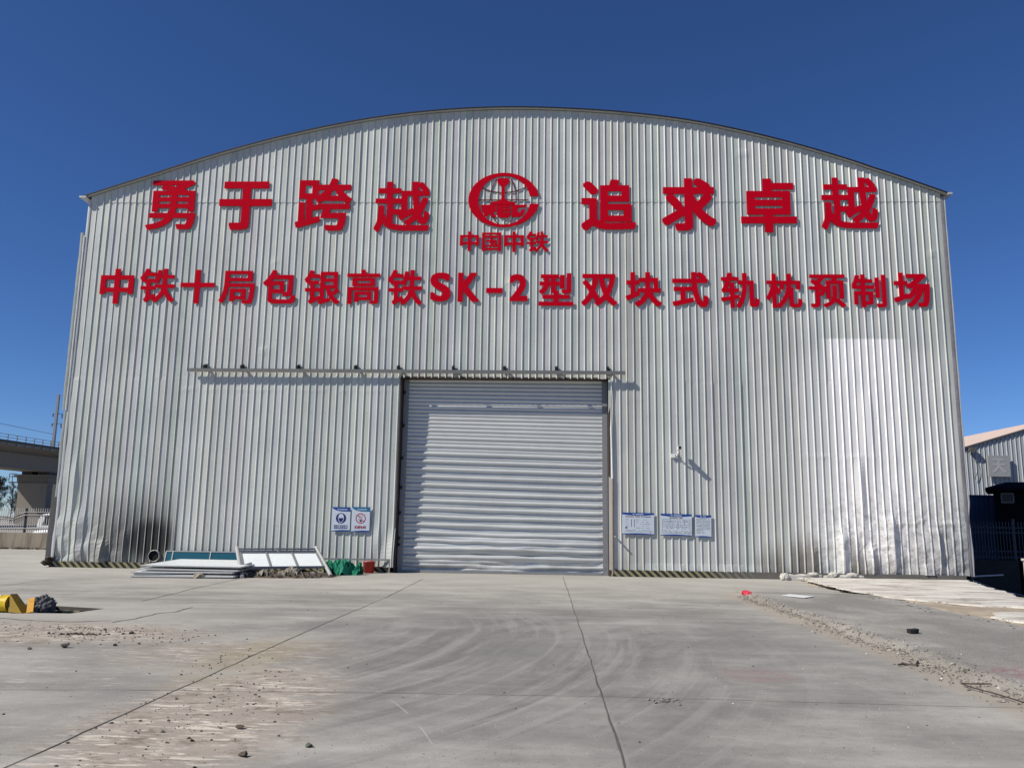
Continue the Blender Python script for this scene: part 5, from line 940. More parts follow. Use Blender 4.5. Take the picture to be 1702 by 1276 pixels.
# security camera on its arm
cc = thing('security_camera', 'small white security camera on a bracket above the notice boards', 'camera', (4.18, 0, 3.74))
m = MB(); m.box((0, -.05, 0), (.10, .03, .14)); m.tube([(0, -.05, 0), (.01, -.16, .0), (.03, -.25, .06), (.04, -.26, .17)], .018, 8); m.build('bracket', M['white'], cc)
m = MB(); m.box((.045, -.33, .215), (.10, .28, .10)); m.box((.045, -.345, .270), (.12, .33, .012)); m.build('housing', M['white'], cc, bevel=.008)
m = MB(); m.box((.045, -.475, .212), (.085, .012, .08)); m.build('lens_window', M['black'], cc)
m = MB(); m.tube([(.02, -.06, .02), (.09, -.14, -.04), (.06, -.25, .16)], .006, 5); m.build('cable', M['black'], cc)
m = MB(); m.box((-.1, -.06, .0), (.12, .06, .12)); m.build('junction_box', M['white'], cc)

# ------------------------------------------------------------------ clutter along the wall
# stack of framed panels
def framed_panel(w, d, label, mat='panel'):
    t = thing('framed_panel', label, 'panel', (0, 0, 0), 0, 'framed panels stacked flat by the wall')
    m = MB(); r = .024
    m.bar((-w / 2, -d / 2, 0), (w / 2, -d / 2, 0), .05, .034); m.bar((-w / 2, d / 2, 0), (w / 2, d / 2, 0), .05, .034)
    m.bar((-w / 2, -d / 2 + .026, 0), (-w / 2, d / 2 - .026, 0), .05, .034); m.bar((w / 2, -d / 2 + .026, 0), (w / 2, d / 2 - .026, 0), .05, .034)
    m.build('frame', M['galv'], t, bevel=.004)
    m = MB(); m.box((0, 0, .008), (w - .06, d - .06, .016)); m.build('sheet', M[mat], t)
    m = MB(); m.bar((-w / 6, -d / 2 + .03, -.012), (-w / 6, d / 2 - .03, -.012), .03, .012); m.bar((w / 6, -d / 2 + .03, -.012), (w / 6, d / 2 - .03, -.012), .03, .012); m.build('cross_bar', M['galv'], t)
    return t
lev = [(-9.75, -2.55, .035, 3, -.6, 'bottom framed white panel of the flat stack, resting on the concrete'),
       (-9.72, -2.40, .092, 1.5, .8, 'second framed panel from the bottom of the flat stack'),
       (-9.80, -2.42, .158, 2.2, -.8, 'third framed panel from the bottom of the flat stack'),
       (-9.66, -2.28, .225, .6, .7, 'framed panel just under the top one of the flat stack'),
       (-9.62, -2.22, .315, 1.0, .4, 'topmost framed white panel of the flat stack, its bright face up')]
p0 = framed_panel(2.75, 2.5, lev[0][5])
for i, (x, y, z, rz, ry, lab) in enumerate(lev):
    o = p0 if i == 0 else dup(p0, label=lab)
    o.location = (x, y, z); o.rotation_euler = (R(1.2 if i else 0), R(ry * .5), R(rz))
# teal glazed frame leaning on the wall behind the stack
t = thing('glazed_frame', 'teal glazed frame leaning on the wall behind the stacked panels', 'panel', (-10.4, -.22, 0))
m = MB(); m.bar((-1.42, 0, .56), (1.25, 0, .56), .035, .035); m.bar((-1.42, -.14, .05), (1.25, -.14, .05), .035, .035)
for x in (-1.42, -1.2, .0, 1.25): m.bar((x, -.14, .06), (x, -.002, .55), .03, .03)
m.build('frame', M['galv'], t)
m = MB(); m.quad((-1.4, -.135, .06), (1.23, -.135, .06), (1.23, .0, .55), (-1.4, .0, .55)); m.prism([(-1.4, .06), (1.23, .06), (1.23, .54), (-1.4, .54)], (0, -.12, 0), (1, 0, 0), (0, .24, 1), (0, .01, 0)); m.build('glass', M['teal'], t)
# display frame lying back on rubble
t = thing('display_frame', 'fallen display board frame with three white panes, tilted on the rubble heap', 'display board', (0, 0, 0))
LB, LT = Vector((-8.16, -3.5, .03)), Vector((-9.18, -1.3, .72)); RB, RT = Vector((-6.02, -2.35, .03)), Vector((-6.98, -.55, .73))
def on(u, v): return (LB.lerp(LT, v)).lerp(RB.lerp(RT, v), u)
for a, b in ((LB, LT), (RB, RT)):
    m = MB(); m.tube([a, b + (b - a) * .03], .055, 10); m.build('leg', M['galv'], t, smooth=False)
m = MB(); m.bar(on(0, .97), on(1, .97), .07, .05); m.bar(on(0.01, .89), on(.99, .88), .05, .05); m.bar(on(.03, .82), on(.97, .82), .05, .06); m.bar(on(.03, .30), on(.97, .30), .09, .07)
for u in (.03, .345, .66, .97): m.bar(on(u, .31), on(u, .81), .05, .055)
m.bar(on(.5, .82), on(.47, .97), .03, .03); m.build('frame', M['steel'], t)
for u0, u1 in ((.045, .333), (.357, .648), (.672, .955)):
    nrm = (on(1, .5) - on(0, .5)).cross(on(.5, 1) - on(.5, 0)).normalized() * .02
    m = MB(); q = [on(u0, .325), on(u1, .325), on(u1, .80), on(u0, .80)]
    m._add(q + [p - nrm for p in q], [(0, 1, 2, 3), (7, 6, 5, 4), (0, 4, 5, 1), (1, 5, 6, 2), (2, 6, 7, 3), (3, 7, 4, 0)]); m.build('pane', M['panel'], t)
m = MB(); m.tube([(RB.x - .35, RB.y - .25, .012), (RB.x + .05, RB.y - .15, .012), (RB.x + .02, RB.y + .02, .012), (RB.x - .3, RB.y - .1, .012)], .012, 5); m.build('wire_loop', M['black'], t)
# earth heap under it
def heap(name, cx, cy, rx, ry, h, mat, seed, label, cat, n=44):
    m = MB(); vs = []; fs = []
    for j in range(n + 1):
        for i in range(n + 1):
            u, v = i / n * 2 - 1, j / n * 2 - 1
            d = math.sqrt(u * u + v * v); z = h * max(0, 1 - d ** 1.6) * (.75 + .7 * fbm(u * 3, v * 3, seed)) + .05 * fbm(u * 9, v * 9, seed) * (d < 1)
            vs.append((u * rx, v * ry, z - .02))
    for j in range(n):
        for i in range(n):
            q = j * (n + 1) + i; f = (q, q + 1, q + n + 2, q + n + 1)
            if max(vs[k][2] for k in f) > 0: fs.append(f)
    m._add(vs, fs); t = thing(name, label, cat, (cx, cy, 0)); m.build('earth', M[mat], t)
    return t
hp = heap('rubble_heap', -7.45, -2.2, 1.75, 1.15, .24, 'debris', 3.3, 'low brown heap of earth, rags and sticks under the tilted display frame', 'rubble')
m = MB()
for k in range(46):
    a = random.uniform(-1.6, 1.5); m.stone((a, random.uniform(-1.0, -.45) + .25 * a * .2, random.uniform(.02, .12)), random.uniform(.03, .08))
m.build('rubble', M['stone_dark'], hp)
def crumple(name, c, r, mat, parent, seed, sq=.6, rough=.5, n=26):
    m = MB(); vs = []; fs = []
    for j in range(n + 1):
        th = math.pi * j / n
        for i in range(2 * n):
            ph = math.pi * i / n
            d = Vector((math.sin(th) * math.cos(ph), math.sin(th) * math.sin(ph), math.cos(th)))
            k = 1 + rough * (1 - 2.2 * abs(noise.noise(d * 1.7 + Vector((seed, 0, 0))))) * .5 + rough * .45 * (abs(noise.noise(d * 4.5 + Vector((0, seed, 0)))) - .2) * 2
            p = d * k; vs.append((c[0] + p.x * r[0], c[1] + p.y * r[1], c[2] + p.z * r[2]))
    for j in range(n):
        for i in range(2 * n): fs.append((j * 2 * n + i, (j + 1) * 2 * n + i, (j + 1) * 2 * n + (i + 1) % (2 * n), j * 2 * n + (i + 1) % (2 * n)))
    m._add(vs, fs); o = m.build(name, mat, parent); return o
def drape(name, c, rx, ry, h, mat, parent, seed, n=54, fr=1.0):
    """loose cloth heaped on the ground: sharp random folds"""
    def rg_(x, y, o): return 1 - 2 * abs(noise.noise(Vector((x, y, seed + o))))
    vs = []; fs = []
    for j in range(n + 1):
        for i in range(n + 1):
            u, v = i / n * 2 - 1, j / n * 2 - 1
            d = math.sqrt(u * u + v * v) * (1 + .8 * noise.noise(Vector((u * 1.9, v * 1.9, seed))))
            env = max(0., 1 - d * d)
            z = h * env ** .42 * (.36 + .40 * rg_(u * 1.7 * fr, v * 1.7 * fr, 0) + .36 * rg_(u * 3.7 * fr, v * 3.7 * fr, 5) + .20 * rg_(u * 8 * fr, v * 8 * fr, 9))
            k = .14
            vs.append((c[0] + rx * (u + k * noise.noise(Vector((u * 4, v * 4, seed + 20)))), c[1] + ry * (v + k * noise.noise(Vector((u * 4, v * 4, seed + 30)))), c[2] + max(z, 0) * (env > 0) - (.02 if env <= 0 else 0)))
    for j in range(n):
        for i in range(n):
            q = j * (n + 1) + i; f = (q, q + 1, q + n + 2, q + n + 1)
            if max(vs[k_][2] for k_ in f) > c[2] - .01: fs.append(f)
    m = MB(); m._add(vs, fs); return m.build(name, mat, parent)
for k, (x, y, rr) in enumerate(((-.30, -.80, .15), (.42, -.55, .20), (.2, -.68, .12), (-.75, -.95, .10), (.95, -.32, .10))):
    drape('rag', (x, y, .04), rr, rr * .75, rr * 1.1, M['cloth'], hp, k * 3.1, 22, .8)
st = MB()
for k in range(14):
    a = random.uniform(-1.5, 1.2); st.tube([(a, -.95 + random.uniform(-.1, .4), .06), (a + random.uniform(-.4, .4), -.5, .16)], .012, 5)
st.build('stick', M['bark'], hp)
m = MB(); m.bar((-9.05, -3.55, .04), (-8.25, -2.6, .36), .07, .05); o = m.build('timber', M['galv']); tag(o, 'grey square bar propped between the flat panel stack and the display frame', 'bar')
crumple('plastic_bag', (-9.25, -3.75, .05), (.13, .1, .07), M['cloth'], None, 9.0, 1, .6, 12)
tag(bpy.data.objects['plastic_bag'], 'small pale crumpled bag at the front corner of the panel stack', 'bag')
# green netting, red bucket, low rail
nt = drape('green_net', (-5.97, -1.25, .0), .52, .46, .38, M['net'], None, 4.4, 70, 1.7)
tag(nt, 'crumpled heap of green netting beside the red bucket', 'netting')
bk = thing('bucket', 'red plastic bucket standing beside the green netting', 'bucket', (-5.35, -.42, 0))
m = MB(); m.lathe([(0, .004), (.148, .004), (.182, .33), (.192, .335), (.192, .36), (.178, .36), (.172, .33), (.14, .02), (0, .02)], (0, 0, 0), 32); m.build('pail', M['bucket'], bk, smooth=True)
m = MB(); m.tube([(.19 * math.cos(R(a)), .19 * math.sin(R(a)) * .98, .34 + .02) for a in range(180, 361, 20)], .005, 5); m.build('handle', M['galv'], bk)
lr = thing('low_rail', 'low grey steel rail on legs along the wall behind the netting', 'rail', (-5.75, -.22, 0))
m = MB(); m.bar((-1.25, 0, .40), (1.02, 0, .40), .05, .05); m.build('rail', M['steel'], lr)
for x in (-1.2, .995):
    m = MB(); m.bar((x, 0, 0), (x, 0, .373), .045, .045); m.build('leg', M['steel'], lr)

# ------------------------------------------------------------------ right side odds and ends
def block(x0, x1, y, z, d, label, rz=0, name='concrete_block', mat='concrete'):
    m = MB(); n = 10; L = x1 - x0
    vs = []; fs = []
    for i in range(n + 1):
        for (yy, zz) in ((-d / 2, 0), (d / 2, 0), (d / 2, z), (-d / 2, z)):
            x = -L / 2 + L * i / n
            vs.append((x + .02 * fbm(i, yy * 3, zz), yy + .025 * fbm(x * 3, yy, zz * 5), max(0, zz + (.035 * fbm(x * 4, yy * 4, 3) if zz > 0 else 0))))
    for i in range(n):
        for k in range(4): fs.append((i * 4 + k, i * 4 + (k + 1) % 4, (i + 1) * 4 + (k + 1) % 4, (i + 1) * 4 + k))
    fs += [(0, 3, 2, 1), (n * 4, n * 4 + 1, n * 4 + 2, n * 4 + 3)]
    m._add(vs, fs); o = m.build(name, M[mat], None, loc=((x0 + x1) / 2, y, .0), bevel=.012); o.rotation_euler = (0, 0, R(rz))
    return tag(o, label, 'block', 'concrete blocks along the foot of the wall')
block(7.25, 8.35, -.42, .17, .3, 'pale concrete kerb block with a white rounded end at the wall foot', 0)
block(8.5, 9.6, -.40, .16, .3, 'broken pale concrete block lying at the wall foot, right of the rounded one', 1)
o = crumple('plaster_lump', (7.28, -.50, .09), (.14, .13, .12), M['concrete'], None, 2.2, 1, .3, 14); tag(o, 'white rounded lump of plaster on the end of the kerb block', 'plaster')
o = crumple('plaster_lump', (8.12, -.50, .18), (.16, .12, .06), M['concrete'], None, 5.2, 1, .4, 12); tag(o, 'pale lump of mortar on the right end of the kerb block', 'plaster')
o = crumple('plaster_lump', (8.75, -.46, .18), (.15, .12, .07), M['concrete'], None, 7.2, 1, .4, 12); tag(o, 'pale lump of mortar on the left end of the broken block', 'plaster')
o = crumple('plaster_lump', (9.3, -.46, .18), (.17, .12, .06), M['concrete'], None, 8.2, 1, .4, 12); tag(o, 'pale lump of mortar on the right end of the broken block', 'plaster')
# red cloth on a pale strip
o = drape('red_rag', (4.76, -6.15, .04), .11, .26, .065, M['redcloth'], None, 1.1, 34, 1.8); tag(o, 'crumpled bright red cloth at the start of the broken path', 'cloth')
m = MB(); m.tube([(4.98, -3.98, .02), (4.77, -5.32, .02), (4.70, -6.32, .02), (4.78, -7.20, .02), (4.64, -8.55, .02)], .02, 6); o = m.build('pale_strip', M['cloth']); tag(o, 'pale rope-like strip lying under the red cloth', 'strip')
m = MB(); P = [(5.30, -7.10), (5.65, -7.59), (5.99, -7.18), (5.58, -6.68)]
m.prism(P, (0, 0, .085), (1, 0, 0), (0, 1, 0), (0, 0, .006)); o = m.build('white_sheet', M['white']); tag(o, 'flat white sheet lying on the broken path', 'sheet')
o = block(5.39, 5.52, -13.22, .065, .11, 'black lump of rubber lying on the broken path', 8, 'rubber_lump', 'rubber'); o.location.z = .07; o['category'] = 'rubber'; del o['group']
m = MB(); m.tube([(4.17, -15.74, .02), (4.27, -15.66, .02), (4.38, -15.73, .02), (4.53, -15.44, .02)], .011, 6); m.tube([(4.28, -15.60, .02), (4.29, -15.68, .02)], .014, 5); o = m.build('twig', M['stone_dark']); tag(o, 'dark bent twig on the concrete left of the path edge', 'twig')
m = MB(); m.tube([(x, y, .03) for x, y in ((4.63, -16.89), (4.45, -16.91), (4.32, -16.90), (4.32, -17.11), (4.39, -17.36), (4.45, -17.78))], .007, 6); o = m.build('bent_wire', M['rust']); tag(o, 'rusty wire bent into a long loop on the rubble edge', 'wire')
m = MB(); m.bar((13.9, 3.0, -.03), (15.6, 3.0, .08), .05, .04); o = m.build('plank', M['white']); tag(o, 'thin white plank sticking out beyond the right corner of the shed', 'plank')
m = MB(); m.tube([(14.6, 3.6, -.05), (15.6, 3.4, -.45), (16.4, 3.3, -.62)], .02, 6); o = m.build('cable', M['galv']); tag(o, 'grey cable drooping below the white plank', 'cable')

# gravel along the path edge, crumbs on the mud (too many to count)
rg = random.Random(3)
def scatter(name, mat, n, fn, rmin, rmax, label):
    m = MB()
    for _ in range(n):
        x, y, z = fn(); m.stone((x, y, z), rmin + (rmax - rmin) * rg.random() ** 3)
    o = m.build(name, mat); tag(o, label, 'gravel', None, 'stuff'); return o
def edge_pt():
    y = rg.uniform(-20, -6.4); e = 4.62 + .16 * fbm(y * .8, 1.2)
    x = e + rg.gauss(0, .10 + .07 * ss(y, -9, -15)); return x, y, max(.004, path_z(x, y)) + .004
scatter('gravel', [M['stone']], 2300, edge_pt, .006, .026, 'band of grey gravel and broken concrete along the path edge')
scatter('gravel', [M['concrete']], 500, edge_pt, .005, .020, 'pale chips of concrete mixed into the gravel along the path edge')
def edge_pt2():
    y = rg.uniform(-12.5, -3); e = 7.5 + .2 * fbm(y * .6, 7.7); return e + rg.gauss(0, .16), y, .06
scatter('gravel', [M['stone_dark']], 350, edge_pt2, .008, .045, 'dark gravel along the edge of the sandy strip')
MUD = [(-7.0, -14.2, 1.3, .6), (-2.8, -18.8, .55, 1.4), (-5.6, -14.6, .8, .5), (-3.5, -16.2, .35, .9), (-6.6, -13.9, .5, .12)]
def mud_pt():
    c = MUD[rg.choice((0, 0, 1, 1, 2, 2, 3, 4))]; return c[0] + rg.gauss(0, c[2] * .7), c[1] + rg.gauss(0, c[3] * .7), .003
scatter('dirt_crumbs', [M['debris']], 900, mud_pt, .004, .020, 'crumbs of dark earth strewn over the muddy concrete')
def any_pt():
    y = rg.uniform(-20.5, -6); return rg.uniform(-5, 4.4), y, .003
scatter('grit', [M['stone_dark']], 170, any_pt, .005, .016, 'sparse dark grit on the open concrete')
scatter('grit', [M['concrete']], 60, lambda: (rg.uniform(.9, 4.4), rg.uniform(-20, -16), .003), .004, .013, 'sparse pale grit on the concrete beside the path')
scatter('grit', [M['stone']], 40, lambda: (1.1 + rg.gauss(0, .1), -17.95 + rg.gauss(0, .06), .008), .008, .028, 'small cluster of pale chips by the cross joint')
ST = [((-5.88, -15.64), .085, 'brown angular stone, largest on the muddy streak', 'stone_dark'), ((-5.70, -14.35), .055, 'dark round stone right of the small row of stones', 'stone_dark'),
      ((-5.78, -14.42), .035, 'small dark stone left of the round one', 'stone_dark'), ((-6.24, -14.04), .040, 'dark stone lying furthest from the camera in the mud row', 'stone_dark'),
      ((-5.15, -15.24), .032, 'flat dark stone below the round one', 'stone_dark'), ((-5.37, -15.42), .045, 'flat dark chip right of the brown angular stone', 'stone_dark'),
      ((-6.21, -15.83), .04, 'dark stone left of the brown angular stone', 'stone_dark'), ((-2.03, -20.03), .05, 'dark clod of earth at the bottom of the muddy streaks', 'debris'),
      ((-2.33, -19.29), .045, 'dark clod of earth right of the muddy streaks', 'debris'), ((-2.86, -19.46), .03, 'small grey stone left among the muddy streaks', 'stone'),
      ((-2.54, -19.68), .03, 'small brownish chip among the muddy streaks', 'debris'), ((-1.66, -19.75), .045, 'olive clod of dry moss right of the muddy streaks', 'leaf')]
for (x, y), r, lab, mt in ST:
    m = MB(); m.stone((0, 0, r * .3), r * .68, .75); o = m.build('stone', M[mt], None, loc=(x, y, 0)); o.scale = (1.3, 1, 1); tag(o, lab, 'stone', 'loose stones on the yard')
cl = MB()
for k in range(40): cl.stone(((-6.33, -14.50)[0] + rg.gauss(0, .16), (-6.33, -14.50)[1] + rg.gauss(0, .05), .008), rg.uniform(.01, .035))
tag(cl.build('dirt_crumbs', M['debris']), 'long dark smear of earth crumbs beyond the brown stone', 'dirt', None, 'stuff')

# ------------------------------------------------------------------ pit marker, rock, fallen drum on the left
dr = thing('warning_drum', 'crushed yellow, red and white warning drum lying at the left edge', 'barrier', (-9.05, -12.1, 0))
def bandc(x0, x1, r, mat, name, sq=.9):
    m = MB(); n = 28; vs = []; fs = []
    for i in range(7):
        x = x0 + (x1 - x0) * i / 6
        for k in range(n):
            t = 2 * math.pi * k / n; rr = r * (1 + .07 * fbm(x * 9, math.cos(t) * 2, math.sin(t) * 2))
            vs.append((x, rr * math.cos(t) * 1.05, r * sq + rr * math.sin(t) * sq))
    for i in range(6):
        for k in range(n): fs.append((i * n + k, (i + 1) * n + k, (i + 1) * n + (k + 1) % n, i * n + (k + 1) % n))
    fs += [tuple(range(n))[::-1], tuple(6 * n + k for k in range(n))]
    m._add(vs, fs); m.build(name, M[mat], dr, smooth=True)
bandc(-.02, .13, .155, 'yellow', 'yellow_band'); bandc(-.17, -.025, .15, 'white', 'white_band'); bandc(-.34, -.175, .15, 'bucket', 'red_band'); bandc(-.7, -.345, .15, 'yellow', 'yellow_band')
m = MB(); A = Vector((.15, -.06, .30)); B = Vector((.15, .10, .28)); 
m._add([(.14, -.07, .30), (.14, .12, .29), (.46, .02, .02), (.44, -.17, .0), (.20, -.16, .02), (.19, .15, .02)], [(0, 3, 2, 1), (0, 4, 3), (1, 2, 5), (0, 1, 5, 4)]); m.build('torn_flap', worn('shaded_flap', (.27, .17, .008), .35, 9, .6, 0, .3, (.14, .085, .01)), dr)  # yellow flap painted darker for its side turned from the sun
o = crumple('rock', (-8.46, -11.95, .09), (.165, .13, .15), M['rock'], None, 2.6, 1, .55, 26); tag(o, 'dark grey rough rock at the rim of the pit', 'rock')
o = crumple('rock', (-8.72, -12.02, .05), (.10, .08, .07), M['rock'], None, 3.6, 1, .4, 14); tag(o, 'small dark clod between the yellow drum and the rock', 'rock')
hz = hazard_material(.2, False, 'hazard_board')
m = MB(); m.bar((-8.62, -12.03, .22), (-8.52, -12.2, .01), .10, .02, Vector((.3, -1, .2))); o = m.build('marker_board', M['orange']); tag(o, 'narrow yellow marker board leaning on the grey rock', 'board')
m = MB(); m.box((0, 0, 0), (.66, .10, .16)); o = m.build('striped_beam', hz, None, loc=(-8.17, -11.72, -.085)); o.rotation_euler = (0, 0, R(4)); tag(o, 'black and yellow striped beam lying in the pit', 'beam')

# ------------------------------------------------------------------ left background
bwall = thing('boundary_wall', 'low stained concrete wall under the railings at far left', 'wall', (-27, 13.3, 0))
m = MB(); n = 60; L = 36
vs = []; fs = []
for i in range(n + 1):
    x = -22 + L * i / n
    vs += [(x, -.12, 0), (x, -.12 + .02 * fbm(x * 2, 1), .78), (x, .12, .78), (x, .12, 0)]
for i in range(n):
    for k in range(3): fs.append((i * 4 + k, (i + 1) * 4 + k, (i + 1) * 4 + k + 1, i * 4 + k + 1))
m._add(vs, fs)
bwn = NT('boundary_concrete', .92); a = bwn.noise(4, 1, .5, 4, .6); b3 = bwn.noise(12, 1, 3, 3, .6, 5)
bwn.col(bwn.mix(bwn.ramp(a, .42, .62), bwn.mix(b3, (.33, .28, .215), (.22, .19, .15)), (.17, .15, .115)))
m.build('wall', bwn.m, bwall)
m = MB()
for i in range(170): m.stone((random.uniform(-6, 8), -.30 + random.gauss(0, .12), .03), random.uniform(.05, .14))
m.build('leaf_litter', M['debris'], bwall)
pf = thing('railing_fence', 'navy railing fence with pale pickets, its rails bent, on the low wall', 'fence', (-25.15, 13.3, .78))
for x in (-10, -7.5, -5, -2.5, 0, 2.5, 5, 7.5):
    m = MB(); m.bar((x, 0, 0), (x, 0, 1.14), .08, .08); m.box((x, 0, 1.15), (.10, .10, .03)); m.build('post', M['navy'], pf)
m = MB()
for z0 in (.97, .83):
    m.tube([(8.5, -.055, z0), (0, -.055, z0)], .036, 6)
    m.tube([(0, -.055, z0), (-.25, -.07, z0 - .09), (-.58, -.09, .64 + (z0 - .9) * .35), (-.9, -.075, .68 + (z0 - .9) * .7), (-1.6, -.055, .72 + (z0 - .9)), (-2.5, -.055, z0), (-11, -.055, z0)], .036, 6)
m.tube([(8.5, -.055, .18), (-11, -.055, .18)], .036, 6); m.build('rail', M['navy'], pf)
m = MB(); x = -10.9
while x < 8.4:
    if abs((x + .0) % 2.5) > .06:
        lean = .06 * fbm(x * 3, 2) if -2.4 < x < -.1 else 0
        m.bar((x, -.02, .02), (x + lean, -.02, 1.17 + .02 * fbm(x * 5, 1)), .022, .022)
    x += .115
m.tube([(-.95, -.06, .62), (-.78, -.07, 1.1)], .02, 5); m.tube([(-.72, -.07, .45), (-.62, -.07, .62)], .02, 5)
m.build('pickets', M['pale_picket'], pf)['kind'] = 'stuff'
# white car behind the fence
car = thing('parked_car', 'white car parked behind the railing fence beside the shed', 'car', (-24.2, 16.6, 0))
def car_body(L, Wd):
    sec = [(-L / 2, .35, .62), (-L / 2 + .05, .28, .82), (-L / 2 + .9, .25, .95), (-L / 2 + 1.55, .25, 1.0), (L / 2 - .95, .25, 1.0), (L / 2 - .1, .28, .95), (L / 2, .38, .8)]
    m = MB(); vs = []; fs = []
    for x, lo, hi in sec:
        for y, z in ((-Wd / 2 + .06, lo), (-Wd / 2, lo + .18), (-Wd / 2 + .02, hi - .12), (-Wd / 2 + .14, hi), (Wd / 2 - .14, hi), (Wd / 2 - .02, hi - .12), (Wd / 2, lo + .18), (Wd / 2 - .06, lo)): vs.append((x, y, z))
    n = 8
    for i in range(len(sec) - 1):
        for k in range(n): fs.append((i * n + k, (i + 1) * n + k, (i + 1) * n + (k + 1) % n, i * n + (k + 1) % n))
    fs += [tuple(range(n)), tuple((len(sec) - 1) * n + k for k in range(n))[::-1]]
    m._add(vs, fs); return m
car_body(4.3, 1.75).build('body', M['car'], car, smooth=False, bevel=.03)
m = MB(); m.prism([(-2.05, .98), (-1.98, 1.40), (-1.85, 1.66), (-1.2, 1.76), (.5, 1.76), (1.2, 1.58), (2.0, .98)], (0, -.66, 0), (1, 0, 0), (0, 0, 1), (0, 1.32, 0)); m.build('cabin', M['car'], car, bevel=.05)
for y in (-.668, .668):
    m = MB(); s = -1 if y < 0 else 1
    for P in ([(-1.75, 1.12), (-1.62, 1.56), (-.75, 1.60), (-.75, 1.12)], [(-.65, 1.12), (-.65, 1.60), (.35, 1.60), (.35, 1.12)], [(.43, 1.12), (.43, 1.60), (1.05, 1.50), (1.55, 1.12)]): m._add([(x, y, z) for x, z in P], [(0, 1, 2, 3)])
    m.build('window', M['glass'], car)
m = MB(); m._add([(2.0, -.55, 1.04), (2.0, .55, 1.04), (1.26, .5, 1.59), (1.26, -.5, 1.59)], [(0, 1, 2, 3)])
m.build('windscreen', M['glass'], car)
for x in (-1.35, 1.3):
    for y in (-.82, .82):
        m = MB(); m.lathe([(0, -.09), (.22, -.09), (.31, -.08), (.32, 0), (.31, .08), (.22, .09), (0, .09)], (x, y, .32), 22, 'y'); wh = m.build('wheel', M['rubber'], car, smooth=True)
        m = MB(); m.lathe([(0, -.10), (.2, -.10), (.2, .10), (0, .10)], (x, y, .32), 16, 'y'); m.build('rim', M['galv'], wh)
for y in (-.62, .62):
    m = MB(); m.box((-2.13, y, .68), (.08, .32, .12)); m.build('headlight', M['ppale'], car, bevel=.02)

# railway viaduct
vd = thing('viaduct', 'grey concrete railway viaduct with railings passing behind the shed', 'viaduct', (-88, 112, 0), R(-2.3))
m = MB(); Y0, Y1 = -130, 260
m.prism([(-8.9, 12.75), (5.2, 12.75), (5.2, 12.35), (2.7, 11.7), (2.4, 11.6), (-2.9, 11.6), (-8.9, 12.35)], (0, Y0, 0), (1, 0, 0), (0, 0, 1), (0, Y1 - Y0, 0)); m.build('deck', M['viaduct'], vd)
m = MB(); m.prism([(-3.0, 11.58), (2.6, 11.58), (2.35, 9.1), (-2.75, 9.1)], (0, Y0, 0), (1, 0, 0), (0, 0, 1), (0, Y1 - Y0, 0)); m.build('girder', M['viaduct'], vd)
m = MB(); m.box((5.1, (Y0 + Y1) / 2, 12.95), (.22, Y1 - Y0, .4)); m.build('parapet', M['dark_post'], vd)
m = MB(); y = Y0
while y < 120:
    m.bar((5.15, y, 13.1), (5.15, y, 14.05), .12, .12); m.box((5.32, y, 12.5), (.2, .3, .25)); y += 2.1
for z in (13.55, 14.0): m.bar((5.15, Y0, z), (5.15, 120, z), .07, .07)
m.build('railing', M['steel'], vd)
m = MB(); m.prism([(-2.6, 0), (2.6, 0), (2.6, 6.3), (3.0, 8.5), (-3.2, 8.5), (-2.6, 6.3)], (0, 0, 0), (1, 0, 0), (0, 0, 1), (0, 9, 0)); m.build('pier', M['viaduct'], vd)
m = MB(); m.box((-.1, 4.5, 8.36), (6.7, 9.5, .3)); m.build('pier_cap', M['viaduct'], vd)
m = MB(); m.box((-1.7, 4.5, 8.8), (1.8, 8, .6)); m.box((1.3, 4.5, 8.8), (2.0, 8, .6)); m.build('bearing', M['dark_post'], vd)
m = MB()
for z in (7.25, 8.2, 8.7): m.bar((-4.3, -.2, z), (-3.0, -.2, z), .07, .07); m.bar((-4.3, -.2, z), (-4.3, 8, z), .07, .07)
for x in (-4.3, -3.7): m.bar((x, -.2, 7.2), (x, -.2, 8.7), .07, .07)
m.bar((-4.3, -.2, 7.2), (-2.7, -.2, 6.2), .08, .08); m.box((-3.6, 4, 7.2), (1.4, 8.4, .06)); m.bar((-3, -.25, 7.2), (3.2, -.25, 7.2), .08, .12)
for k in range(12): m.bar((-2.8 + k * .5, -.25, 7.2), (-2.8 + k * .5, -.25, 8.2), .04, .04)
m.bar((-3, -.25, 8.2), (3.2, -.25, 8.2), .06, .06); m.build('inspection_platform', M['dark_post'], vd)
ms = thing('catenary_mast', 'grey catenary mast with two short arms standing on the viaduct', 'mast', (-83.3, 109, 12.75))
m = MB(); m.box((0, 0, 4.7), (.42, .42, 9.4), None, .8); m.build('pole', M['steel'], ms)
for z in (6.05, 4.35):
    m = MB(); m.bar((-.7, 0, z), (1.0, 0, z), .09, .09); m.bar((.95, 0, z), (1.0, 0, z - .75), .14, .14); m.bar((-.6, 0, z), (-.6, 0, z - .5), .14, .14); m.build('arm', M['dark_post'], ms)
m = MB(); m.tube([(-.05, 0, 9.35), (2.5, 0, 9.45), (8, 5, 9.5)], .03, 4); m.build('wire', M['steel'], ms)
m = MB(); m.tube([(-85.5, 20, 16.6), (-84.8, 60, 16.2), (-84.2, 110, 15.4)], .035, 4); o = m.build('overhead_wire', M['steel']); tag(o, 'thin overhead wire above the viaduct railing', 'wire')

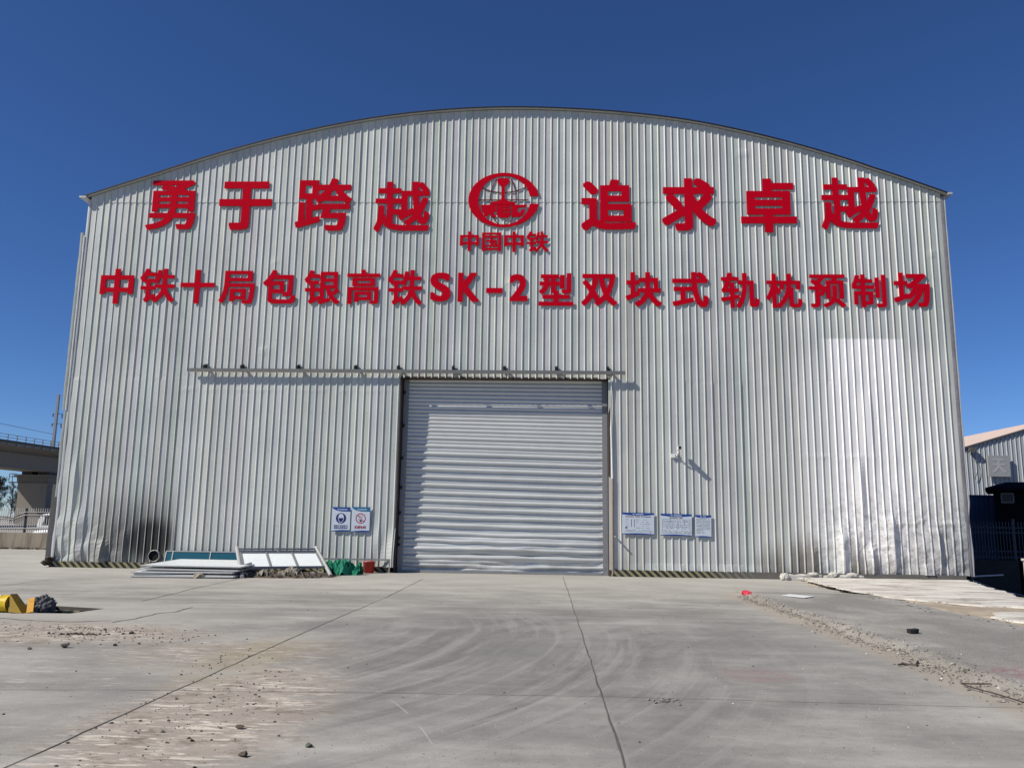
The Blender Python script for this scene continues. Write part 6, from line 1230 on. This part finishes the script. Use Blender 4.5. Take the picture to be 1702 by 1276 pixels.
# bare trees behind the viaduct
def tree(x, y, h, seed, label, leafy):
    r = random.Random(seed); t = thing('bare_tree' if not leafy else 'shrubby_tree', label, 'tree', (x, y, 0), 0, 'trees beyond the viaduct')
    tr_ = MB(); cr = MB()
    top = Vector((r.uniform(-.3, .3), 0, h)); tr_.tube([(0, 0, 0), (.05, 0, h * .35), top * .75, top], [h * .022, h * .017, h * .008, .02], 7)
    nb = 34
    for k in range(nb):
        f = .2 + .78 * k / nb; p = Vector((0, 0, 0)).lerp(top, f); a = r.uniform(0, 6.28)
        L = h * (.34 if leafy else .20) * (1.05 - f) * r.uniform(.7, 1.3) + .4
        d = Vector((math.cos(a), math.sin(a), 1.5 if not leafy else .7)).normalized(); q = p + d * L
        cr.tube([p, p.lerp(q, .5) + Vector((0, 0, -.05 * L)), q], [.05, .035, .015], 4, False)
        for _ in range(7):
            s0 = p.lerp(q, r.uniform(.25, 1)); dd = (d + Vector((r.uniform(-.9, .9), r.uniform(-.9, .9), r.uniform(-.1, .9)))).normalized() * L * r.uniform(.25, .5)
            cr.tube([s0, s0 + dd], [.028, .01], 3, False)
            for _ in range(3):
                s1 = s0 + dd * r.uniform(.3, 1); cr.tube([s1, s1 + Vector((r.uniform(-.4, .4), r.uniform(-.4, .4), r.uniform(0, .5)))], [.018, .008], 3, False)
                if leafy:
                    for _ in range(5):
                        c = s1 + Vector((r.gauss(0, .25), r.gauss(0, .25), r.gauss(0, .25))); w = r.uniform(.08, .2)
                        u = Vector((r.uniform(-1, 1), r.uniform(-1, 1), r.uniform(-1, 1))).normalized(); v = u.orthogonal().normalized()
                        cr._add([c - u * w, c + v * w * .5, c + u * w, c - v * w * .5], [(0, 1, 2, 3)])
    tr_.build('trunk', M['bark'], t); cr.build('crown', M['leaf'] if leafy else M['twig'], t)
for i, (x, y, h, lf, lab) in enumerate(((-113, 140, 9.2, True, 'dark leafy tree at the far left edge, tallest of the row'), (-111.2, 142, 8.2, False, 'bare tree right beside the dark leafy one'),
        (-109.6, 141, 7.6, False, 'bare tree midway between the leafy tree and the viaduct pier'), (-108.2, 143, 6.8, False, 'bare tree closest to the viaduct pier'),
        (-110.6, 150, 7.4, True, 'low bushy tree behind the bare trees'), (-116, 139, 9.0, False, 'bare tree left of the leafy tree, at the picture edge'))):
    tree(x, y, h, 40 + i, lab, lf)

# ------------------------------------------------------------------ right background
sh = thing('metal_shed', 'grey corrugated shed with pink roof edge behind the fence at right', 'shed', (0, 0, 0))
gz = lambda x: 7.02 + .309 * (x - 28.45)
RX = 35.5
c = corrugated(26.2, RX, -1.2, gz, 30.0, 6.0, lambda x, z: 0, pitch=.30, h=.045, sway=False); add(c, corrugated(RX, 44.8, -1.2, lambda x: gz(2 * RX - x), 30.0, 6.0, lambda x, z: 0, pitch=.30, h=.045, sway=False)); c.build('front_wall', M['shed_wall'], sh)
for x in (26.2, 44.8):
    m = MB(); m.quad((x, 30.05, -1.2), (x, 70, -1.2), (x, 70, 6.3), (x, 30.05, 6.3)); m.build('side_wall', M['shed_wall'], sh)
m = MB(); m.prism([(26.0, gz(26.0) + .02), (RX, gz(RX) + .02), (45.0, gz(26.0) + .02), (45.0, gz(26.0) + .07), (RX, gz(RX) + .07), (26.0, gz(26.0) + .07)], (0, 29.93, 0), (1, 0, 0), (0, 0, 1), (0, 40, 0)); m.build('roof', M['pink'], sh)
m = MB(); m.prism([(25.9, gz(25.9) - .05), (RX, gz(RX) - .05), (RX, gz(RX) + .05), (25.9, gz(25.9) + .05)], (0, 29.86, 0), (1, 0, 0), (0, 0, 1), (0, .06, 0)); m.build('gable_trim', M['dark_post'], sh)
bd = thing('sign_board', 'square grey board with a faded pale character on the far shed wall', 'sign', (30.38, 29.75, 5.05))
m = MB(); m.box((0, 0, .71), (1.45, .14, 1.42)); m.build('board', M['board'], bd, bevel=.01)
me = glyph_mesh('s天', -.45, .45, .25, 1.2, .01, -.076, 'faded_character'); me.materials.append(M['board_pale']); o = bpy.data.objects.new('faded_character', me); COL.objects.link(o); o.parent = bd
lp = thing('wall_lamp', 'dark wall lamp with hanging cable on the far shed, near its left edge', 'lamp', (28.75, 29.9, 6.85))
m = MB(); m.box((0, -.15, 0), (.5, .3, .28), None, .7); m.build('shade', M['dark_post'], lp)
m = MB(); m.tube([(0, -.05, -.2), (.25, -.05, -.9), (.32, -.05, -1.4), (.05, -.05, -2.0)], .02, 5); m.build('cable', M['black'], lp)
cb = thing('guard_cabin', 'black guard cabin with a hipped roof and small window behind the fence', 'cabin', (20.24, 8.585, -1.2), R(-29))
m = MB(); m.box((0, 0, 2.15), (3.0, 3.0, 4.3)); m.build('wall', M['cabin'], cb)
m = MB(); m._add([(-1.78, -1.85, 4.32), (1.78, -1.85, 4.32), (1.78, 1.85, 4.32), (-1.78, 1.85, 4.32), (-1.78, -1.85, 4.44), (1.78, -1.85, 4.44), (1.78, 1.85, 4.44), (-1.78, 1.85, 4.44), (-1.05, -.9, 4.70), (1.05, -.9, 4.70), (1.05, .9, 4.70), (-1.05, .9, 4.70)],
    [(3, 2, 1, 0), (0, 1, 5, 4), (1, 2, 6, 5), (2, 3, 7, 6), (3, 0, 4, 7), (4, 5, 9, 8), (5, 6, 10, 9), (6, 7, 11, 10), (7, 4, 8, 11), (8, 9, 10, 11)]); m.build('roof', M['cabin'], cb)
m = MB()
for z in (3.86, 4.22): m.bar((-1.24, -1.53, z), (-.82, -1.53, z), .03, .03)
for x in (-1.24, -.82): m.bar((x, -1.53, 3.875), (x, -1.53, 4.205), .03, .03)
wf = m.build('window', M['steel'], cb)
m = MB(); m.quad((-1.22, -1.51, 3.87), (-.84, -1.51, 3.87), (-.84, -1.51, 4.21), (-1.22, -1.51, 4.21))
for z in (3.95, 4.04, 4.13): m.box((-1.03, -1.522, z), (.37, .012, .05))
m.build('louvre', M['dark_post'], wf)
bs = thing('blue_shed', 'dark blue corrugated shed between the warehouse and the guard cabin', 'shed', (0, 0, -1.2))
c = corrugated(14.2, 21.0, 0, lambda x: 4.22, 11.3, 5.0, lambda x, z: 0, pitch=.2, h=.04, sway=False); c.build('front_wall', M['blue_sheet'], bs)
m = MB(); m.box((17.6, 12.9, 4.26), (7.0, 3.3, .06)); m.build('roof', M['blue_sheet'], bs)
m = MB(); m.box((17.6, 12.95, 2.1), (6.7, 3.0, 4.2)); m.build('body', M['blue_sheet'], bs)
rw = thing('retaining_wall', 'dark wall, shade painted in, below the dark fence beyond the right corner of the shed', 'wall', (0, 6.1, -1.2))
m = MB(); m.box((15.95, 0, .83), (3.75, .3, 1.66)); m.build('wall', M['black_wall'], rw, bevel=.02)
gp = thing('gate_pier', 'pale concrete pier at the right edge below the dark fence', 'pier', (15.12, .2, -1.2))
m = MB(); m.box((0, 0, .92), (.55, .5, 1.84)); m.build('shaft', M['concrete'], gp, bevel=.03)
m = MB(); m.box((0, 0, 1.88), (.62, .57, .08)); m.build('cap', M['concrete'], gp, bevel=.02)
ff = thing('dark_fence', 'dark navy picket fence on the dark wall in front of the guard cabin', 'fence', (14.2, 6.1, .46))
for x in (0.1, 3.6, 7.1):
    m = MB(); m.bar((x, 0, 0), (x, 0, 1.5), .08, .08); m.box((x, 0, 1.51), (.11, .11, .03)); m.build('post', M['fence_dark'], ff)
m = MB()
for z in (.10, .32, 1.02, 1.20): m.bar((0, 0, z), (8, 0, z), .04, .045)
m.build('rail', M['fence_dark'], ff)
x = .2
while x < 7.9:
    if min(abs(x - q) for q in (.1, 3.6, 7.1)) > .06:
        m = MB(); m.bar((x, -.03, .03), (x, -.03, 1.40), .026, .026); m._add([(x - .013, -.043, 1.40), (x + .013, -.043, 1.40), (x + .013, -.017, 1.40), (x - .013, -.017, 1.40), (x, -.03, 1.46)], [(0, 1, 4), (1, 2, 4), (2, 3, 4), (3, 0, 4)])
        m.build('picket', M['fence_dark'], ff)
    x += .115
